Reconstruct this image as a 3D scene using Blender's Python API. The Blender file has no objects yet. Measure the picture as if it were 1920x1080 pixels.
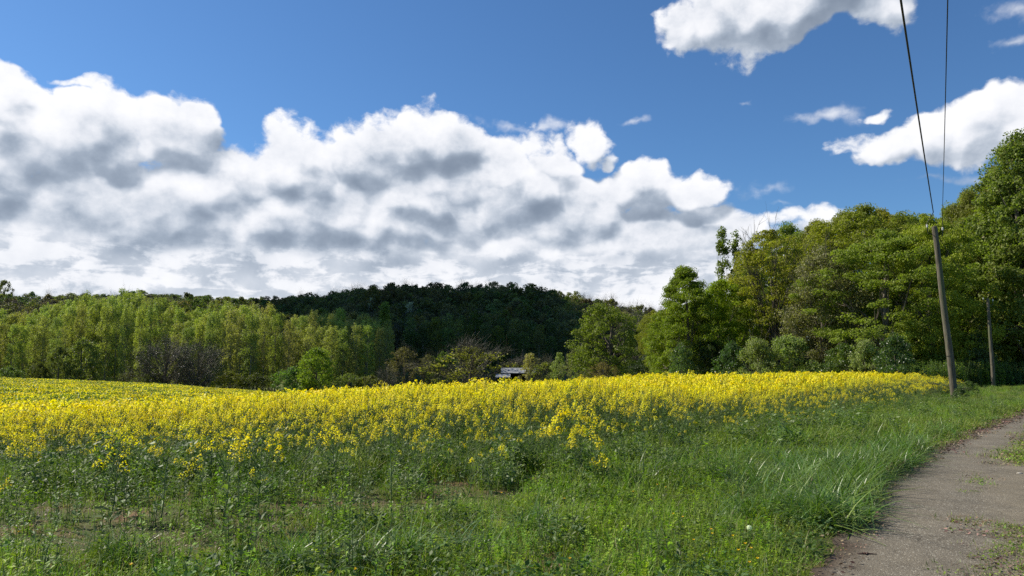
import bpy, math, random
import numpy as np
from math import radians, sin, cos, tan, atan2, asin, pi, sqrt
SC = bpy.context.scene
COL = SC.collection

# ------------------------------------------------------------------ camera, light, exposure
F = 1387.0                      # focal length in pixels of the 1920 x 1080 photograph
PITCH = radians(5.77)
EYE = 1.6
cam_data = bpy.data.cameras.new('camera')
cam_data.sensor_width = 36.0
cam_data.lens = 36.0 * F / 1920.0
cam_data.clip_start = 0.05
cam_data.clip_end = 12000.0
cam = bpy.data.objects.new('camera', cam_data)
cam.location = (0, 0, EYE)
cam.rotation_euler = (radians(90) + PITCH, 0, 0)
COL.objects.link(cam)
SC.camera = cam

SUN_EL, SUN_AZ = radians(42), radians(-68)      # azimuth measured from +Y (view) towards +X
SUN_DIR = np.array([sin(SUN_AZ) * cos(SUN_EL), cos(SUN_AZ) * cos(SUN_EL), sin(SUN_EL)])
sun_data = bpy.data.lights.new('sun', 'SUN')
sun_data.energy = 5.0
sun_data.angle = radians(0.53)
sun_data.color = (1.0, 0.93, 0.80)
sun = bpy.data.objects.new('sun', sun_data)
from mathutils import Vector, Matrix
sun.rotation_euler = Vector(SUN_DIR).to_track_quat('Z', 'Y').to_euler()
sun.location = (-40, 10, 60)
COL.objects.link(sun)

SC.view_settings.view_transform = 'Standard'
SC.view_settings.look = 'None'
SC.view_settings.gamma = 1.0
SC.view_settings.use_curve_mapping = False
SC.view_settings.exposure = 0.42
SC.render.engine = 'CYCLES'
SC.cycles.max_bounces = 6
SC.cycles.diffuse_bounces = 3
SC.cycles.transmission_bounces = 4
SC.cycles.transparent_max_bounces = 8
SC.cycles.use_denoising = False

def px_dir(px, py):
    """world direction of a pixel of the photograph, scaled so that its y (depth) is 1"""
    xc, yc = (px - 960) / F, (540 - py) / F
    y = cos(PITCH) - sin(PITCH) * yc
    return xc / y, 1.0, (sin(PITCH) + cos(PITCH) * yc) / y

def at_px(px, py, D):
    """world point at depth D behind a pixel"""
    x, _, z = px_dir(px, py)
    return x * D, D, EYE + z * D

def az_el(px, py):
    x, y, z = px_dir(px, py)
    return atan2(x, y), atan2(z, sqrt(x * x + y * y))

# ------------------------------------------------------------------ node helper
class NT:
    def __init__(s, tree):
        s.t = tree
    def n(s, kind, **kw):
        nd = s.t.nodes.new(kind)
        for k, v in kw.items():
            setattr(nd, k, v)
        return nd
    def put(s, sock, v):
        if isinstance(v, bpy.types.NodeSocket):
            s.t.links.new(v, sock)
        elif v is not None:
            sock.default_value = v
    def m(s, op, a, b=None, c=None, clamp=False):
        nd = s.n('ShaderNodeMath', operation=op, use_clamp=clamp)
        for i, v in enumerate((a, b, c)):
            s.put(nd.inputs[i], v)
        return nd.outputs[0]
    def v(s, op, a, b=None, c=None):
        nd = s.n('ShaderNodeVectorMath', operation=op)
        if op == 'SCALE':
            s.put(nd.inputs[0], a); s.put(nd.inputs['Scale'], b)
            return nd.outputs[0]
        for i, x in enumerate((a, b, c)):
            s.put(nd.inputs[i], x)
        return nd.outputs['Value'] if op in ('DOT_PRODUCT', 'LENGTH', 'DISTANCE') else nd.outputs[0]
    def mix(s, f, a, b, blend='MIX'):
        nd = s.n('ShaderNodeMix', data_type='RGBA', blend_type=blend)
        s.put(nd.inputs[0], f)
        for sock, x in ((nd.inputs[6], a), (nd.inputs[7], b)):
            s.put(sock, (*x, 1) if isinstance(x, tuple) and len(x) == 3 else x)
        return nd.outputs[2]
    def rng(s, v, a, b, c=0.0, d=1.0, smooth=True):
        nd = s.n('ShaderNodeMapRange', interpolation_type='SMOOTHSTEP' if smooth else 'LINEAR')
        for i, x in enumerate((v, a, b, c, d)):
            s.put(nd.inputs[i], x)
        return nd.outputs[0]
    def noise(s, vec, scale, detail=3, rough=0.5, dist=0.0, color=False, dim='3D'):
        nd = s.n('ShaderNodeTexNoise', noise_dimensions=dim)
        s.put(nd.inputs['Vector'], vec)
        nd.inputs['Scale'].default_value = scale
        nd.inputs['Detail'].default_value = detail
        nd.inputs['Roughness'].default_value = rough
        nd.inputs['Distortion'].default_value = dist
        return nd.outputs['Color'] if color else nd.outputs[0]

# ------------------------------------------------------------------ sky with clouds (world shader)
world = bpy.data.worlds.new('World')
SC.world = world
world.use_nodes = True
world.cycles.sampling_method = 'MANUAL'
world.cycles.sample_map_resolution = 256
W = NT(world.node_tree)
world.node_tree.nodes.clear()
sky = W.n('ShaderNodeTexSky', sky_type='NISHITA')
sky.sun_disc = False
sky.sun_elevation = SUN_EL
sky.sun_rotation = SUN_AZ
sky.air_density = 1.0
sky.dust_density = 0.25
sky.ozone_density = 2.2

# clouds: lists of (x, y, rx, ry, weight) in photograph pixels, turned into azimuth and elevation
PUFFS = [
    (15, 195, 95, 75), (60, 290, 190, 105), (205, 250, 110, 92), (330, 262, 78, 78), (420, 345, 170, 85), (560, 318, 110, 80),
    (700, 300, 110, 92), (820, 275, 115, 78), (930, 320, 75, 70), (1010, 300, 60, 40), (1095, 258, 50, 28), (1135, 278, 22, 14),
    (150, 385, 300, 80), (450, 410, 300, 70), (720, 390, 240, 70), (960, 375, 110, 66), (1080, 378, 120, 66), (1200, 352, 110, 58),
    (1310, 372, 75, 44), (1345, 428, 80, 42), (1425, 435, 55, 34), (1520, 412, 62, 24), (1580, 440, 80, 30),
    (420, 540, 1100, 175), (1000, 550, 480, 150), (700, 430, 330, 70), (850, 340, 150, 60), (1020, 420, 170, 60), (250, 430, 300, 80), (1150, 500, 330, 100), (1300, 490, 130, 62), (180, 150, 50, 15),
    (1272, 52, 50, 52), (1352, 44, 92, 84), (1430, 26, 125, 78), (1530, 2, 180, 74), (1660, -14, 120, 44),
    (1590, 272, 40, 20), (1680, 268, 85, 30), (1780, 225, 85, 52), (1870, 218, 110, 62), (1642, 204, 28, 13),
    (2100, 230, 120, 50)]
WISPS = [(1440, 342, 48, 15), (1465, 372, 38, 10), (1190, 226, 34, 9), (1405, 212, 16, 6), (1000, 225, 60, 10), (1760, 330, 60, 10), (1560, 225, 60, 12), (1898, 78, 46, 14), (1900, 16, 50, 24)]
DARKS = [(40, 350, 230, 44), (160, 392, 230, 44), (370, 420, 120, 24), (620, 372, 140, 22), (790, 320, 130, 34), (880, 290, 40, 30), (700, 345, 150, 18),
         (930, 400, 150, 34), (1120, 412, 200, 30), (1240, 425, 80, 18), (560, 452, 260, 34), (300, 470, 110, 18), (700, 480, 130, 16),
         (400, 265, 60, 30), (1480, 26, 130, 34), (1600, 6, 120, 30), (1020, 345, 30, 18), (240, 295, 60, 22), (1350, 465, 60, 10), (860, 500, 160, 14),
         (150, 500, 120, 10), (1080, 500, 140, 12)]

def ell(T, P, items, k=0.06, sq=False):
    out = None
    for it in items:
        a, e = az_el(it[0], it[1])
        a2, _ = az_el(it[0] + it[2], it[1])
        _, e2 = az_el(it[0], it[1] - it[3])
        ra, re_ = max(a2 - a, 1e-3), max(e2 - e, 1e-3)
        q = T.v('MULTIPLY', T.v('SUBTRACT', P, (a, e, 0)), (1 / ra, 1 / re_, 0))
        d = T.v('LENGTH', q)
        w = T.m('SUBTRACT', 1.0, T.m('MULTIPLY', d, d) if sq else d)
        if sq: w = T.m('MAXIMUM', w, -3.0)
        w = T.m('MULTIPLY', w, min(1.0, max(0.35, re_ / 0.04)))     # small puffs rise less than the big ones
        if out is None:
            out = w
        else:
            out = T.m('SMOOTH_MAX', out, w, k)
    return out

def cloud_group():
    g = bpy.data.node_groups.new('cloud_density', 'ShaderNodeTree')
    g.interface.new_socket('P', in_out='INPUT', socket_type='NodeSocketVector')
    g.interface.new_socket('D', in_out='OUTPUT', socket_type='NodeSocketFloat')
    g.interface.new_socket('N', in_out='OUTPUT', socket_type='NodeSocketFloat')
    g.interface.new_socket('B', in_out='OUTPUT', socket_type='NodeSocketFloat')
    T = NT(g)
    i = T.n('NodeGroupInput'); o = T.n('NodeGroupOutput')
    P = i.outputs[0]
    w1 = T.v('SCALE', T.v('SUBTRACT', T.noise(P, 7, 2, 0.5, color=True, dim='2D'), (.5, .5, .5)), 0.085)
    w2 = T.v('SCALE', T.v('SUBTRACT', T.noise(P, 30, 2, 0.6, color=True, dim='2D'), (.5, .5, .5)), 0.022)
    Q = T.v('ADD', P, T.v('ADD', w1, w2))
    base = ell(T, Q, PUFFS, 0.05, True)
    S = T.v('MULTIPLY', T.v('ADD', P, T.v('SCALE', w2, 0.5)), (1.0, 1.35, 1.0))
    vo = T.n('ShaderNodeTexVoronoi', feature='SMOOTH_F1', voronoi_dimensions='2D')
    T.put(vo.inputs['Vector'], T.v('ADD', S, T.v('SCALE', w1, 0.4)))
    vo.inputs['Scale'].default_value = 12
    vo.inputs['Smoothness'].default_value = 0.6
    if 'Detail' in vo.inputs:
        vo.inputs['Detail'].default_value = 1.0
        vo.inputs['Roughness'].default_value = 0.55
    n = T.noise(S, 13, 7, 0.60, dim='2D')
    bump = T.m('ADD', T.m('MULTIPLY', T.m('SUBTRACT', 0.5, vo.outputs['Distance']), 0.35), T.m('MULTIPLY', T.m('SUBTRACT', n, 0.5), 2.5))
    T.put(o.inputs[0], T.m('ADD', T.m('ADD', T.m('MULTIPLY', base, 1.15), 0.20), bump))
    T.put(o.inputs[1], bump)
    T.put(o.inputs[2], T.m('ADD', base, T.m('MULTIPLY', T.m('SUBTRACT', 0.5, vo.outputs['Distance']), 0.75)))
    return g

CG = cloud_group()
tc = W.n('ShaderNodeTexCoord')
sx = W.n('ShaderNodeSeparateXYZ')
W.put(sx.inputs[0], tc.outputs['Generated'])
az = W.m('ARCTAN2', sx.outputs[0], sx.outputs[1])
el = W.m('ARCSINE', sx.outputs[2])
cx = W.n('ShaderNodeCombineXYZ')
W.put(cx.inputs[0], az); W.put(cx.inputs[1], el)
P0 = cx.outputs[0]
def dens(P):
    g = W.n('ShaderNodeGroup', node_tree=CG)
    W.put(g.inputs[0], P)
    return g.outputs[0], g.outputs[1], g.outputs[2]
D0, N0, B0 = dens(P0)
D1, N1, B1 = dens(W.v('ADD', P0, (-0.008, 0.022, 0)))
alpha = W.rng(D0, -0.12, 0.46)
relief = W.m('SUBTRACT', N0, N1)
big = W.m('SUBTRACT', B0, B1)
light = W.m('ADD', W.m('ADD', 0.59, W.m('MULTIPLY', relief, 0.36)), W.rng(big, -0.5, 0.35, -0.36, 0.34))
warp = W.v('SCALE', W.v('SUBTRACT', W.noise(P0, 10, 4, 0.52, color=True, dim='2D'), (.5, .5, .5)), 0.075)
PD = W.v('ADD', P0, warp)
dark = W.rng(ell(W, PD, DARKS, 0.15), -0.95, 0.75)
light = W.m('SUBTRACT', light, W.m('MULTIPLY', dark, 0.46))
# the far deck of thin flat clouds near the horizon
fl = W.noise(W.v('MULTIPLY', P0, (1.0, 3.6, 1.0)), 15, 7, 0.62, 0.4, dim='2D')
low = W.rng(el, 0.165, 0.12)
light = W.mix(W.m('MULTIPLY', low, 0.72), light, W.rng(W.m('ADD', fl, W.m('MULTIPLY', relief, 0.35)), 0.38, 0.64, 0.36, 0.88))
thick = W.rng(D0, 0.2, 1.2)
light = W.m('SUBTRACT', light, W.m('MULTIPLY', thick, 0.10))
light = W.m('ADD', light, W.m('MULTIPLY', W.m('SUBTRACT', W.noise(P0, 22, 5, 0.6, dim='2D'), 0.5), 0.30))
light = W.rng(light, -0.55, 1.12, 0.0, 1.0)
rp = W.n('ShaderNodeValToRGB')
W.put(rp.inputs[0], light)
cr = rp.color_ramp
cr.elements[0].position = 0.0; cr.elements[0].color = (2.1, 2.6, 3.4, 1)
cr.elements[1].position = 1.0; cr.elements[1].color = (9.6, 9.6, 9.8, 1)
for p, c in ((0.3, (3.5, 4.1, 5.0)), (0.55, (5.6, 6.1, 6.9)), (0.78, (8.0, 8.2, 8.7))):
    q = cr.elements.new(p); q.color = (*c, 1)
wmask = W.m('MULTIPLY', W.rng(W.m('ADD', ell(W, PD, WISPS, 0.1), W.m('MULTIPLY', N0, 0.6)), -0.15, 0.6), 0.7)
alpha = W.m('MAXIMUM', W.m('MULTIPLY', alpha, 0.985), wmask)
skyc = W.mix(1.0, sky.outputs[0], (0.55, 0.83, 1.10), 'MULTIPLY')
# cloud cover over the rest of the sky, away from the photograph's view
col = W.mix(alpha, skyc, rp.outputs[0])
bg = W.n('ShaderNodeBackground')
W.put(bg.inputs[0], col)
bg.inputs[1].default_value = 0.081
bg2 = W.n('ShaderNodeBackground')            # plain sky where no cloud stands (saves render time)
W.put(bg2.inputs[0], skyc)
bg2.inputs[1].default_value = 0.081
inside = W.m('MULTIPLY', W.m('COMPARE', az, 0.0, 1.15), W.m('COMPARE', el, 0.28, 0.31))
ms = W.n('ShaderNodeMixShader')
W.put(ms.inputs[0], inside); W.put(ms.inputs[1], bg2.outputs[0]); W.put(ms.inputs[2], bg.outputs[0])
wo = W.n('ShaderNodeOutputWorld')
W.put(wo.inputs[0], ms.outputs[0])
#SKYEND

# ------------------------------------------------------------------ terrain
T_PX = np.array([-1600, -400, 0, 300, 520, 750, 960, 1080, 1200, 1450, 1700, 1920, 2600, 4000], float)
T_U = (T_PX - 960) / F
T_Y = np.array([0, 8, 15, 30, 45, 60, 90, 110, 125, 150, 180, 230, 280, 340, 400, 470, 520, 600, 900, 4000], float)
T_H = np.array([
    [0] * 14, [0] * 14,
    [-.35, -.35, -.35, -.3, -.2, -.1, -.05, 0, 0, 0, 0, 0, 0, 0],
    [-1.15, -1.15, -1.15, -1.0, -.78, -.5, -.3, -.2, -.1, -.05, 0, 0, 0, 0],
    [-2.3, -2.3, -2.3, -2.2, -1.7, -1.05, -.8, -.6, -.34, -.16, -.06, 0, 0, 0],
    [-2.7, -2.7, -2.7, -2.8, -2.9, -2.4, -1.7, -1.3, -.85, -.45, -.2, 0, 0, 0],
    [-2.3, -2.3, -2.3, -2.75, -3.6, -4.2, -3.5, -2.8, -1.8, -.8, -.3, 0, 0, 0],
    [-2.0, -2.0, -1.95, -2.75, -3.9, -4.8, -4.3, -3.8, -3, -1.5, -.6, 0, 0, 0],
    [-1.9, -1.9, -1.9, -3.0, -4.5, -5, -4.8, -4.4, -3.8, -2, -1, 0, 0, 0],
    [-3, -3, -3, -4.5, -6, -5, -5, -5, -4.5, -3, -2, 0, 0, 0],
    [-7, -7, -7, -7, -7, -5, -4.8, -4.8, -4.5, -4, -3, 0, 0, 0],
    [-8, -8, -8, -8, -7, -4.5, -4, -4, -4, -4, -3, 0, 0, 0],
    [-5, -5, -4, -3, -1, 3, 3, 1, 0, -1, 0, 0, 0, 0],
    [4, 4, 4, 5, 7, 15, 15, 10, 6, 3, 2, 2, 2, 2],
    [14, 14, 17, 19, 21, 28, 28.5, 23.5, 15.5, 9, 8, 8, 8, 8],
    [26, 26, 28, 30, 26, 31, 31, 26, 17, 12, 10, 10, 10, 10],
    [30, 30, 32, 34, 29, 30, 30, 27, 18, 14, 12, 12, 12, 12],
    [30, 30, 33, 34, 29, 28, 28, 26, 18, 14, 12, 12, 12, 12],
    [28] * 14, [20] * 14], float)

def hgt(x, y):
    x = np.asarray(x, float); y = np.asarray(y, float)
    yy = np.clip(y, 0, 3999)
    u = np.clip(x / np.maximum(yy, 4.0), T_U[0], T_U[-1] - 1e-6)
    i = np.clip(np.searchsorted(T_Y, yy, side='right') - 1, 0, len(T_Y) - 2)
    j = np.clip(np.searchsorted(T_U, u, side='right') - 1, 0, len(T_U) - 2)
    fy = (yy - T_Y[i]) / (T_Y[i + 1] - T_Y[i]); fu = (u - T_U[j]) / (T_U[j + 1] - T_U[j])
    return ((T_H[i, j] * (1 - fu) + T_H[i, j + 1] * fu) * (1 - fy) + (T_H[i + 1, j] * (1 - fu) + T_H[i + 1, j + 1] * fu) * fy)

def h1(x, y):
    return float(hgt(x, y))

def ground_px(px, py, zo=0.0):
    """point on the ground (plus zo) seen through a pixel"""
    dx, _, dz = px_dir(px, py)
    for D in np.arange(2, 400, 0.02):
        if EYE + dz * D <= h1(dx * D, D) + zo:
            return dx * D, D, h1(dx * D, D)
    return dx * 400, 400, h1(dx * 400, 400)

# left edge of the path, and the near edge of the rapeseed crop
PATH_L = np.array([(-8, -14), (-2.6, -2), (0.1, 2.2), (2.3, 5.77), (5.1, 10.35), (7.4, 13.35), (11.6, 18.4), (16.1, 23.6), (24.5, 33), (35, 44.5), (62, 74), (120, 130)], float)
EDGE = np.array([(-60, 8.6), (-7, 9.4), (0, 10.4), (2, 12), (5.3, 15), (11.5, 22.5), (23.8, 39), (30, 50), (36, 66)], float)
def path_x(y):
    return np.interp(y, PATH_L[:, 1], PATH_L[:, 0])
def edge_y(x):
    return np.interp(x, EDGE[:, 0], EDGE[:, 1])

# ------------------------------------------------------------------ mesh buffers
class G:
    """collects faces with a material slot and a tint per face; mesh() makes ONE mesh"""
    def __init__(s):
        s.V, s.Q, s.M, s.T, s.S, s.n = [], [], [], [], [], 0
    def add(s, V, Q, mat=0, tint=0.5, smooth=False):
        V = np.asarray(V, float).reshape(-1, 3); Q = np.asarray(Q, int).reshape(-1, 4)
        s.V.append(V); s.Q.append(Q + s.n); s.n += len(V)
        s.M.append(np.full(len(Q), mat)); s.S.append(np.full(len(Q), smooth))
        s.T.append(np.broadcast_to(np.asarray(tint, float), (len(Q),)).copy())
        return s
    def quads(s, V4, mat=0, tint=0.5):
        n = len(V4)
        return s.add(V4, np.arange(4 * n).reshape(n, 4), mat, tint)
    def tube(s, P, R, sides=6, mat=0, tint=0.5, cap=False):
        P = np.asarray(P, float); R = np.broadcast_to(np.asarray(R, float), (len(P),))
        D = np.gradient(P, axis=0); D /= np.linalg.norm(D, axis=1)[:, None] + 1e-9
        ref = np.array([0.0, 0, 1]) if abs(D[0, 2]) < 0.9 else np.array([1.0, 0, 0])
        A = np.cross(D, ref); A /= np.linalg.norm(A, axis=1)[:, None] + 1e-9
        B = np.cross(D, A)
        t = np.linspace(0, 2 * pi, sides, endpoint=False)
        V = P[:, None] + R[:, None, None] * (np.cos(t)[None, :, None] * A[:, None] + np.sin(t)[None, :, None] * B[:, None])
        k = np.arange(sides); k2 = (k + 1) % sides
        Q = [np.stack([i * sides + k, i * sides + k2, (i + 1) * sides + k2, (i + 1) * sides + k], 1) for i in range(len(P) - 1)]
        s.add(V, np.concatenate(Q), mat, tint, True)
        if cap:
            c = P[-1] + D[-1] * R[-1] * 0.35
            for i in range(0, sides, 2):
                s.add([V[-1, i], V[-1, (i + 1) % sides], V[-1, (i + 2) % sides], c], [[0, 1, 2, 3]], mat, tint)
        return s
    def box(s, a, b, mat=0, tint=0.5):
        (x0, y0, z0), (x1, y1, z1) = a, b
        V = [(x0, y0, z0), (x1, y0, z0), (x1, y1, z0), (x0, y1, z0), (x0, y0, z1), (x1, y0, z1), (x1, y1, z1), (x0, y1, z1)]
        return s.add(V, [[3, 2, 1, 0], [4, 5, 6, 7], [0, 1, 5, 4], [1, 2, 6, 5], [2, 3, 7, 6], [3, 0, 4, 7]], mat, tint)
    def mesh(s, name, mats):
        V = np.concatenate(s.V); Q = np.concatenate(s.Q)
        me = bpy.data.meshes.new(name)
        me.vertices.add(len(V)); me.vertices.foreach_set('co', V.astype(np.float32).ravel())
        me.loops.add(len(Q) * 4); me.loops.foreach_set('vertex_index', Q.astype(np.int32).ravel())
        me.polygons.add(len(Q))
        me.polygons.foreach_set('loop_start', np.arange(0, 4 * len(Q), 4, dtype=np.int32))
        me.polygons.foreach_set('material_index', np.concatenate(s.M).astype(np.int32))
        me.polygons.foreach_set('use_smooth', np.concatenate(s.S).astype(bool))
        at = me.attributes.new('tint', 'FLOAT', 'FACE')
        at.data.foreach_set('value', np.concatenate(s.T).astype(np.float32))
        for m in mats:
            me.materials.append(m)
        me.update(calc_edges=True)
        return me

def link(name, me, parent=None, loc=None):
    o = bpy.data.objects.new(name, me)
    COL.objects.link(o)
    if parent: o.parent = parent
    if loc is not None: o.location = loc
    return o

def tag(o, label=None, cat=None, group=None, kind=None):
    if label: o['label'] = label
    if cat: o['category'] = cat
    if group: o['group'] = group
    if kind: o['kind'] = kind
    return o

def norm(a):
    return a / (np.linalg.norm(a, axis=-1, keepdims=True) + 1e-9)

def leaf_quads(C, N, L, Wd, rng, fold=0.0, up=None):
    """kite shaped leaves at centres C with normals N, length L and width Wd"""
    n = len(C)
    r = rng.normal(size=(n, 3)) if up is None else up
    A = norm(r - N * np.sum(r * N, 1, keepdims=True)); B = np.cross(N, A)
    L = np.broadcast_to(L, (n,))[:, None]; Wd = np.broadcast_to(Wd, (n,))[:, None]
    return np.stack([C - A * L * .5, C + B * Wd * .5 + A * L * .08, C + A * L * .5 - N * L * fold, C - B * Wd * .5 + A * L * .08], 1)

# ------------------------------------------------------------------ materials
def mat_new(name):
    m = bpy.data.materials.new(name); m.use_nodes = True
    m.node_tree.nodes.clear()
    return m, NT(m.node_tree)

def leaf_mat(name, a, b, c=None, trans=0.45, rough=0.55, hue=0.09, spec=0.25, tcol=(1.15, 1.35, 0.45)):
    """foliage: every leaf takes a colour between a and b, some of them c; each plant shifts a little as a whole"""
    m, T = mat_new(name)
    at = T.n('ShaderNodeAttribute', attribute_name='tint')
    col = T.mix(at.outputs['Fac'], a, b)
    if c is not None:
        col = T.mix(T.rng(at.outputs['Fac'], 0.88, 0.92), col, c)
    oi = T.n('ShaderNodeObjectInfo')
    hs = T.n('ShaderNodeHueSaturation')
    T.put(hs.inputs['Hue'], T.rng(oi.outputs['Random'], 0, 1, 0.5 - hue * .22, 0.5 + hue * .22, False))
    T.put(hs.inputs['Saturation'], T.rng(T.m('FRACT', T.m('MULTIPLY', oi.outputs['Random'], 17.3)), 0, 1, 1 - hue, 1 + hue * .6, False))
    T.put(hs.inputs['Value'], T.rng(T.m('FRACT', T.m('MULTIPLY', oi.outputs['Random'], 7.7)), 0, 1, 1 - hue * 2.2, 1 + hue * 2.2, False))
    T.put(hs.inputs['Color'], col)
    col = hs.outputs[0]
    p = T.n('ShaderNodeBsdfPrincipled')
    T.put(p.inputs['Base Color'], col); p.inputs['Roughness'].default_value = rough
    p.inputs['Specular IOR Level'].default_value = spec
    tr = T.n('ShaderNodeBsdfTranslucent')
    T.put(tr.inputs[0], T.mix(1.0, col, tcol, 'MULTIPLY'))
    mx = T.n('ShaderNodeMixShader'); mx.inputs[0].default_value = trans
    T.put(mx.inputs[1], p.outputs[0]); T.put(mx.inputs[2], tr.outputs[0])
    o = T.n('ShaderNodeOutputMaterial'); T.put(o.inputs[0], mx.outputs[0])
    return m

def rough_mat(name, a, b, scale=8, rough=0.85, bump=0.3, stretch=(1, 1, 1), detail=6, metallic=0.0, c=None):
    m, T = mat_new(name)
    tcn = T.n('ShaderNodeTexCoord')
    P = T.v('MULTIPLY', tcn.outputs['Object'], stretch)
    n = T.noise(P, scale, detail, 0.6)
    col = T.mix(T.rng(n, 0.3, 0.7), a, b)
    if c is not None:
        col = T.mix(T.rng(T.noise(P, scale * 0.31, 3, 0.5), 0.52, 0.66), col, c)
    p = T.n('ShaderNodeBsdfPrincipled'); T.put(p.inputs['Base Color'], col)
    p.inputs['Roughness'].default_value = rough; p.inputs['Metallic'].default_value = metallic
    p.inputs['Specular IOR Level'].default_value = 0.3
    if bump:
        bn = T.n('ShaderNodeBump'); bn.inputs['Strength'].default_value = bump; bn.inputs['Distance'].default_value = 0.03
        T.put(bn.inputs['Height'], n); T.put(p.inputs['Normal'], bn.outputs[0])
    o = T.n('ShaderNodeOutputMaterial'); T.put(o.inputs[0], p.outputs[0])
    return m

M = {}
M['bark'] = rough_mat('bark', (.07, .055, .04), (.17, .145, .11), 6, stretch=(1, 1, .3))
M['bark_pale'] = rough_mat('bark_pale', (.14, .12, .09), (.28, .25, .2), 6, stretch=(1, 1, .3))
M['twig'] = leaf_mat('twig', (.055, .05, .03), (.11, .098, .06), trans=0.0)
M['twig_grey'] = leaf_mat('twig_grey', (.07, .066, .042), (.135, .125, .08), trans=0.0)
M['maple'] = leaf_mat('maple_leaf', (.12, .18, .016), (.27, .36, .035))
M['olive'] = leaf_mat('olive_leaf', (.12, .15, .016), (.275, .31, .035))
M['bronze'] = leaf_mat('bronze_leaf', (.155, .165, .02), (.33, .31, .045))
M['limegreen'] = leaf_mat('fresh_leaf', (.165, .215, .016), (.34, .41, .036))
M['oak'] = leaf_mat('oak_leaf', (.09, .13, .016), (.23, .29, .04), c=(.2, .19, .05))
M['greybloom'] = leaf_mat('grey_blossom', (.13, .13, .045), (.25, .24, .10), c=(.38, .36, .22))
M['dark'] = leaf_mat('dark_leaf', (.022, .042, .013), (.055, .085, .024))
M['ivy'] = leaf_mat('ivy_leaf', (.05, .10, .025), (.13, .2, .05), spec=.5, rough=.4)
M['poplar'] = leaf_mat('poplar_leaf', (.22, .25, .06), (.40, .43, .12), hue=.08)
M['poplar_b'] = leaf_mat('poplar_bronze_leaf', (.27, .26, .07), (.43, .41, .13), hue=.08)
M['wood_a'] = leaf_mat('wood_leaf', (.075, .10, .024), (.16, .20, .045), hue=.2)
M['wood_b'] = leaf_mat('wood_brown_leaf', (.11, .105, .035), (.21, .19, .065), hue=.2)
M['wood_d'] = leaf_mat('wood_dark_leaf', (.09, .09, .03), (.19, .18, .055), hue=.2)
M['white'] = leaf_mat('white_blossom', (.35, .33, .26), (.6, .57, .48), c=(.1, .15, .05))
M['yellowtree'] = leaf_mat('yellow_leaf', (.24, .2, .07), (.42, .35, .13))
M['silver'] = leaf_mat('silver_leaf', (.15, .19, .06), (.30, .35, .12))
M['stem'] = leaf_mat('green_stem', (.10, .15, .05), (.17, .22, .08), trans=.1)
M['rapeleaf'] = leaf_mat('rapeseed_leaf', (.085, .135, .035), (.17, .235, .055), trans=.35, spec=.4)
M['petal'] = leaf_mat('yellow_petal', (.86, .72, .006), (.95, .86, .02), c=(.45, .5, .05), trans=.5, hue=.05, tcol=(1.15, 1.12, .5))
M['petal_far'] = leaf_mat('yellow_flower', (.84, .72, .01), (.94, .85, .03), c=(.3, .36, .05), trans=.45, hue=.05, tcol=(1.15, 1.12, .5))
M['gold'] = leaf_mat('buttercup_petal', (.85, .52, .004), (.95, .62, .01), trans=.25, hue=.03, spec=.6, rough=.3, tcol=(1, .95, .5))
M['grass'] = leaf_mat('grass_blade', (.075, .125, .013), (.295, .42, .036), c=(.38, .34, .17), trans=.35, hue=.11, spec=.4)
M['grass_blue'] = leaf_mat('long_grass_blade', (.085, .15, .028), (.185, .285, .055), c=(.19, .25, .09), trans=.35, hue=.12, spec=.6, rough=.4)
M['herb'] = leaf_mat('herb_leaf', (.11, .185, .012), (.33, .48, .03), trans=.4, hue=.1)
M['herb_dark'] = leaf_mat('dark_herb_leaf', (.05, .095, .018), (.11, .18, .03), trans=.3, hue=.15)
M['straw'] = leaf_mat('dry_grass', (.22, .15, .08), (.42, .33, .19), c=(.22, .10, .05), trans=.15, hue=.2)
M['litter'] = leaf_mat('dead_leaf', (.09, .05, .03), (.24, .16, .10), c=(.34, .28, .2), trans=.05, hue=.2)
M['meadow'] = leaf_mat('field_leaf', (.105, .15, .03), (.21, .27, .045), trans=.3, hue=.12)

def ground_material():
    m, T = mat_new('soil_and_turf')
    P = T.n('ShaderNodeTexCoord').outputs['Object']
    soil = T.mix(T.rng(T.noise(P, 9, 6, .65), .35, .65), (.12, .062, .036), (.27, .16, .095))
    turf = T.mix(T.noise(P, 14, 6, .7), (.045, .065, .016), (.12, .14, .04))
    f = T.rng(T.noise(P, 1.3, 5, .6), .48, .70)
    col = T.mix(f, turf, soil)
    sep = T.n('ShaderNodeSeparateXYZ'); T.put(sep.inputs[0], P)
    far = T.rng(sep.outputs[1], 16, 40)
    fcol = T.mix(T.rng(T.noise(T.v('MULTIPLY', P, (.06, .25, 1)), 1, 4, .6), .35, .65), (.07, .10, .028), (.16, .17, .05))
    col = T.mix(far, col, fcol)
    p = T.n('ShaderNodeBsdfPrincipled'); T.put(p.inputs['Base Color'], col); p.inputs['Roughness'].default_value = .95
    p.inputs['Specular IOR Level'].default_value = .15
    b = T.n('ShaderNodeBump'); b.inputs['Strength'].default_value = .7; b.inputs['Distance'].default_value = .04
    T.put(b.inputs['Height'], T.noise(P, 22, 6, .7)); T.put(p.inputs['Normal'], b.outputs[0])
    o = T.n('ShaderNodeOutputMaterial'); T.put(o.inputs[0], p.outputs[0])
    return m

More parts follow.
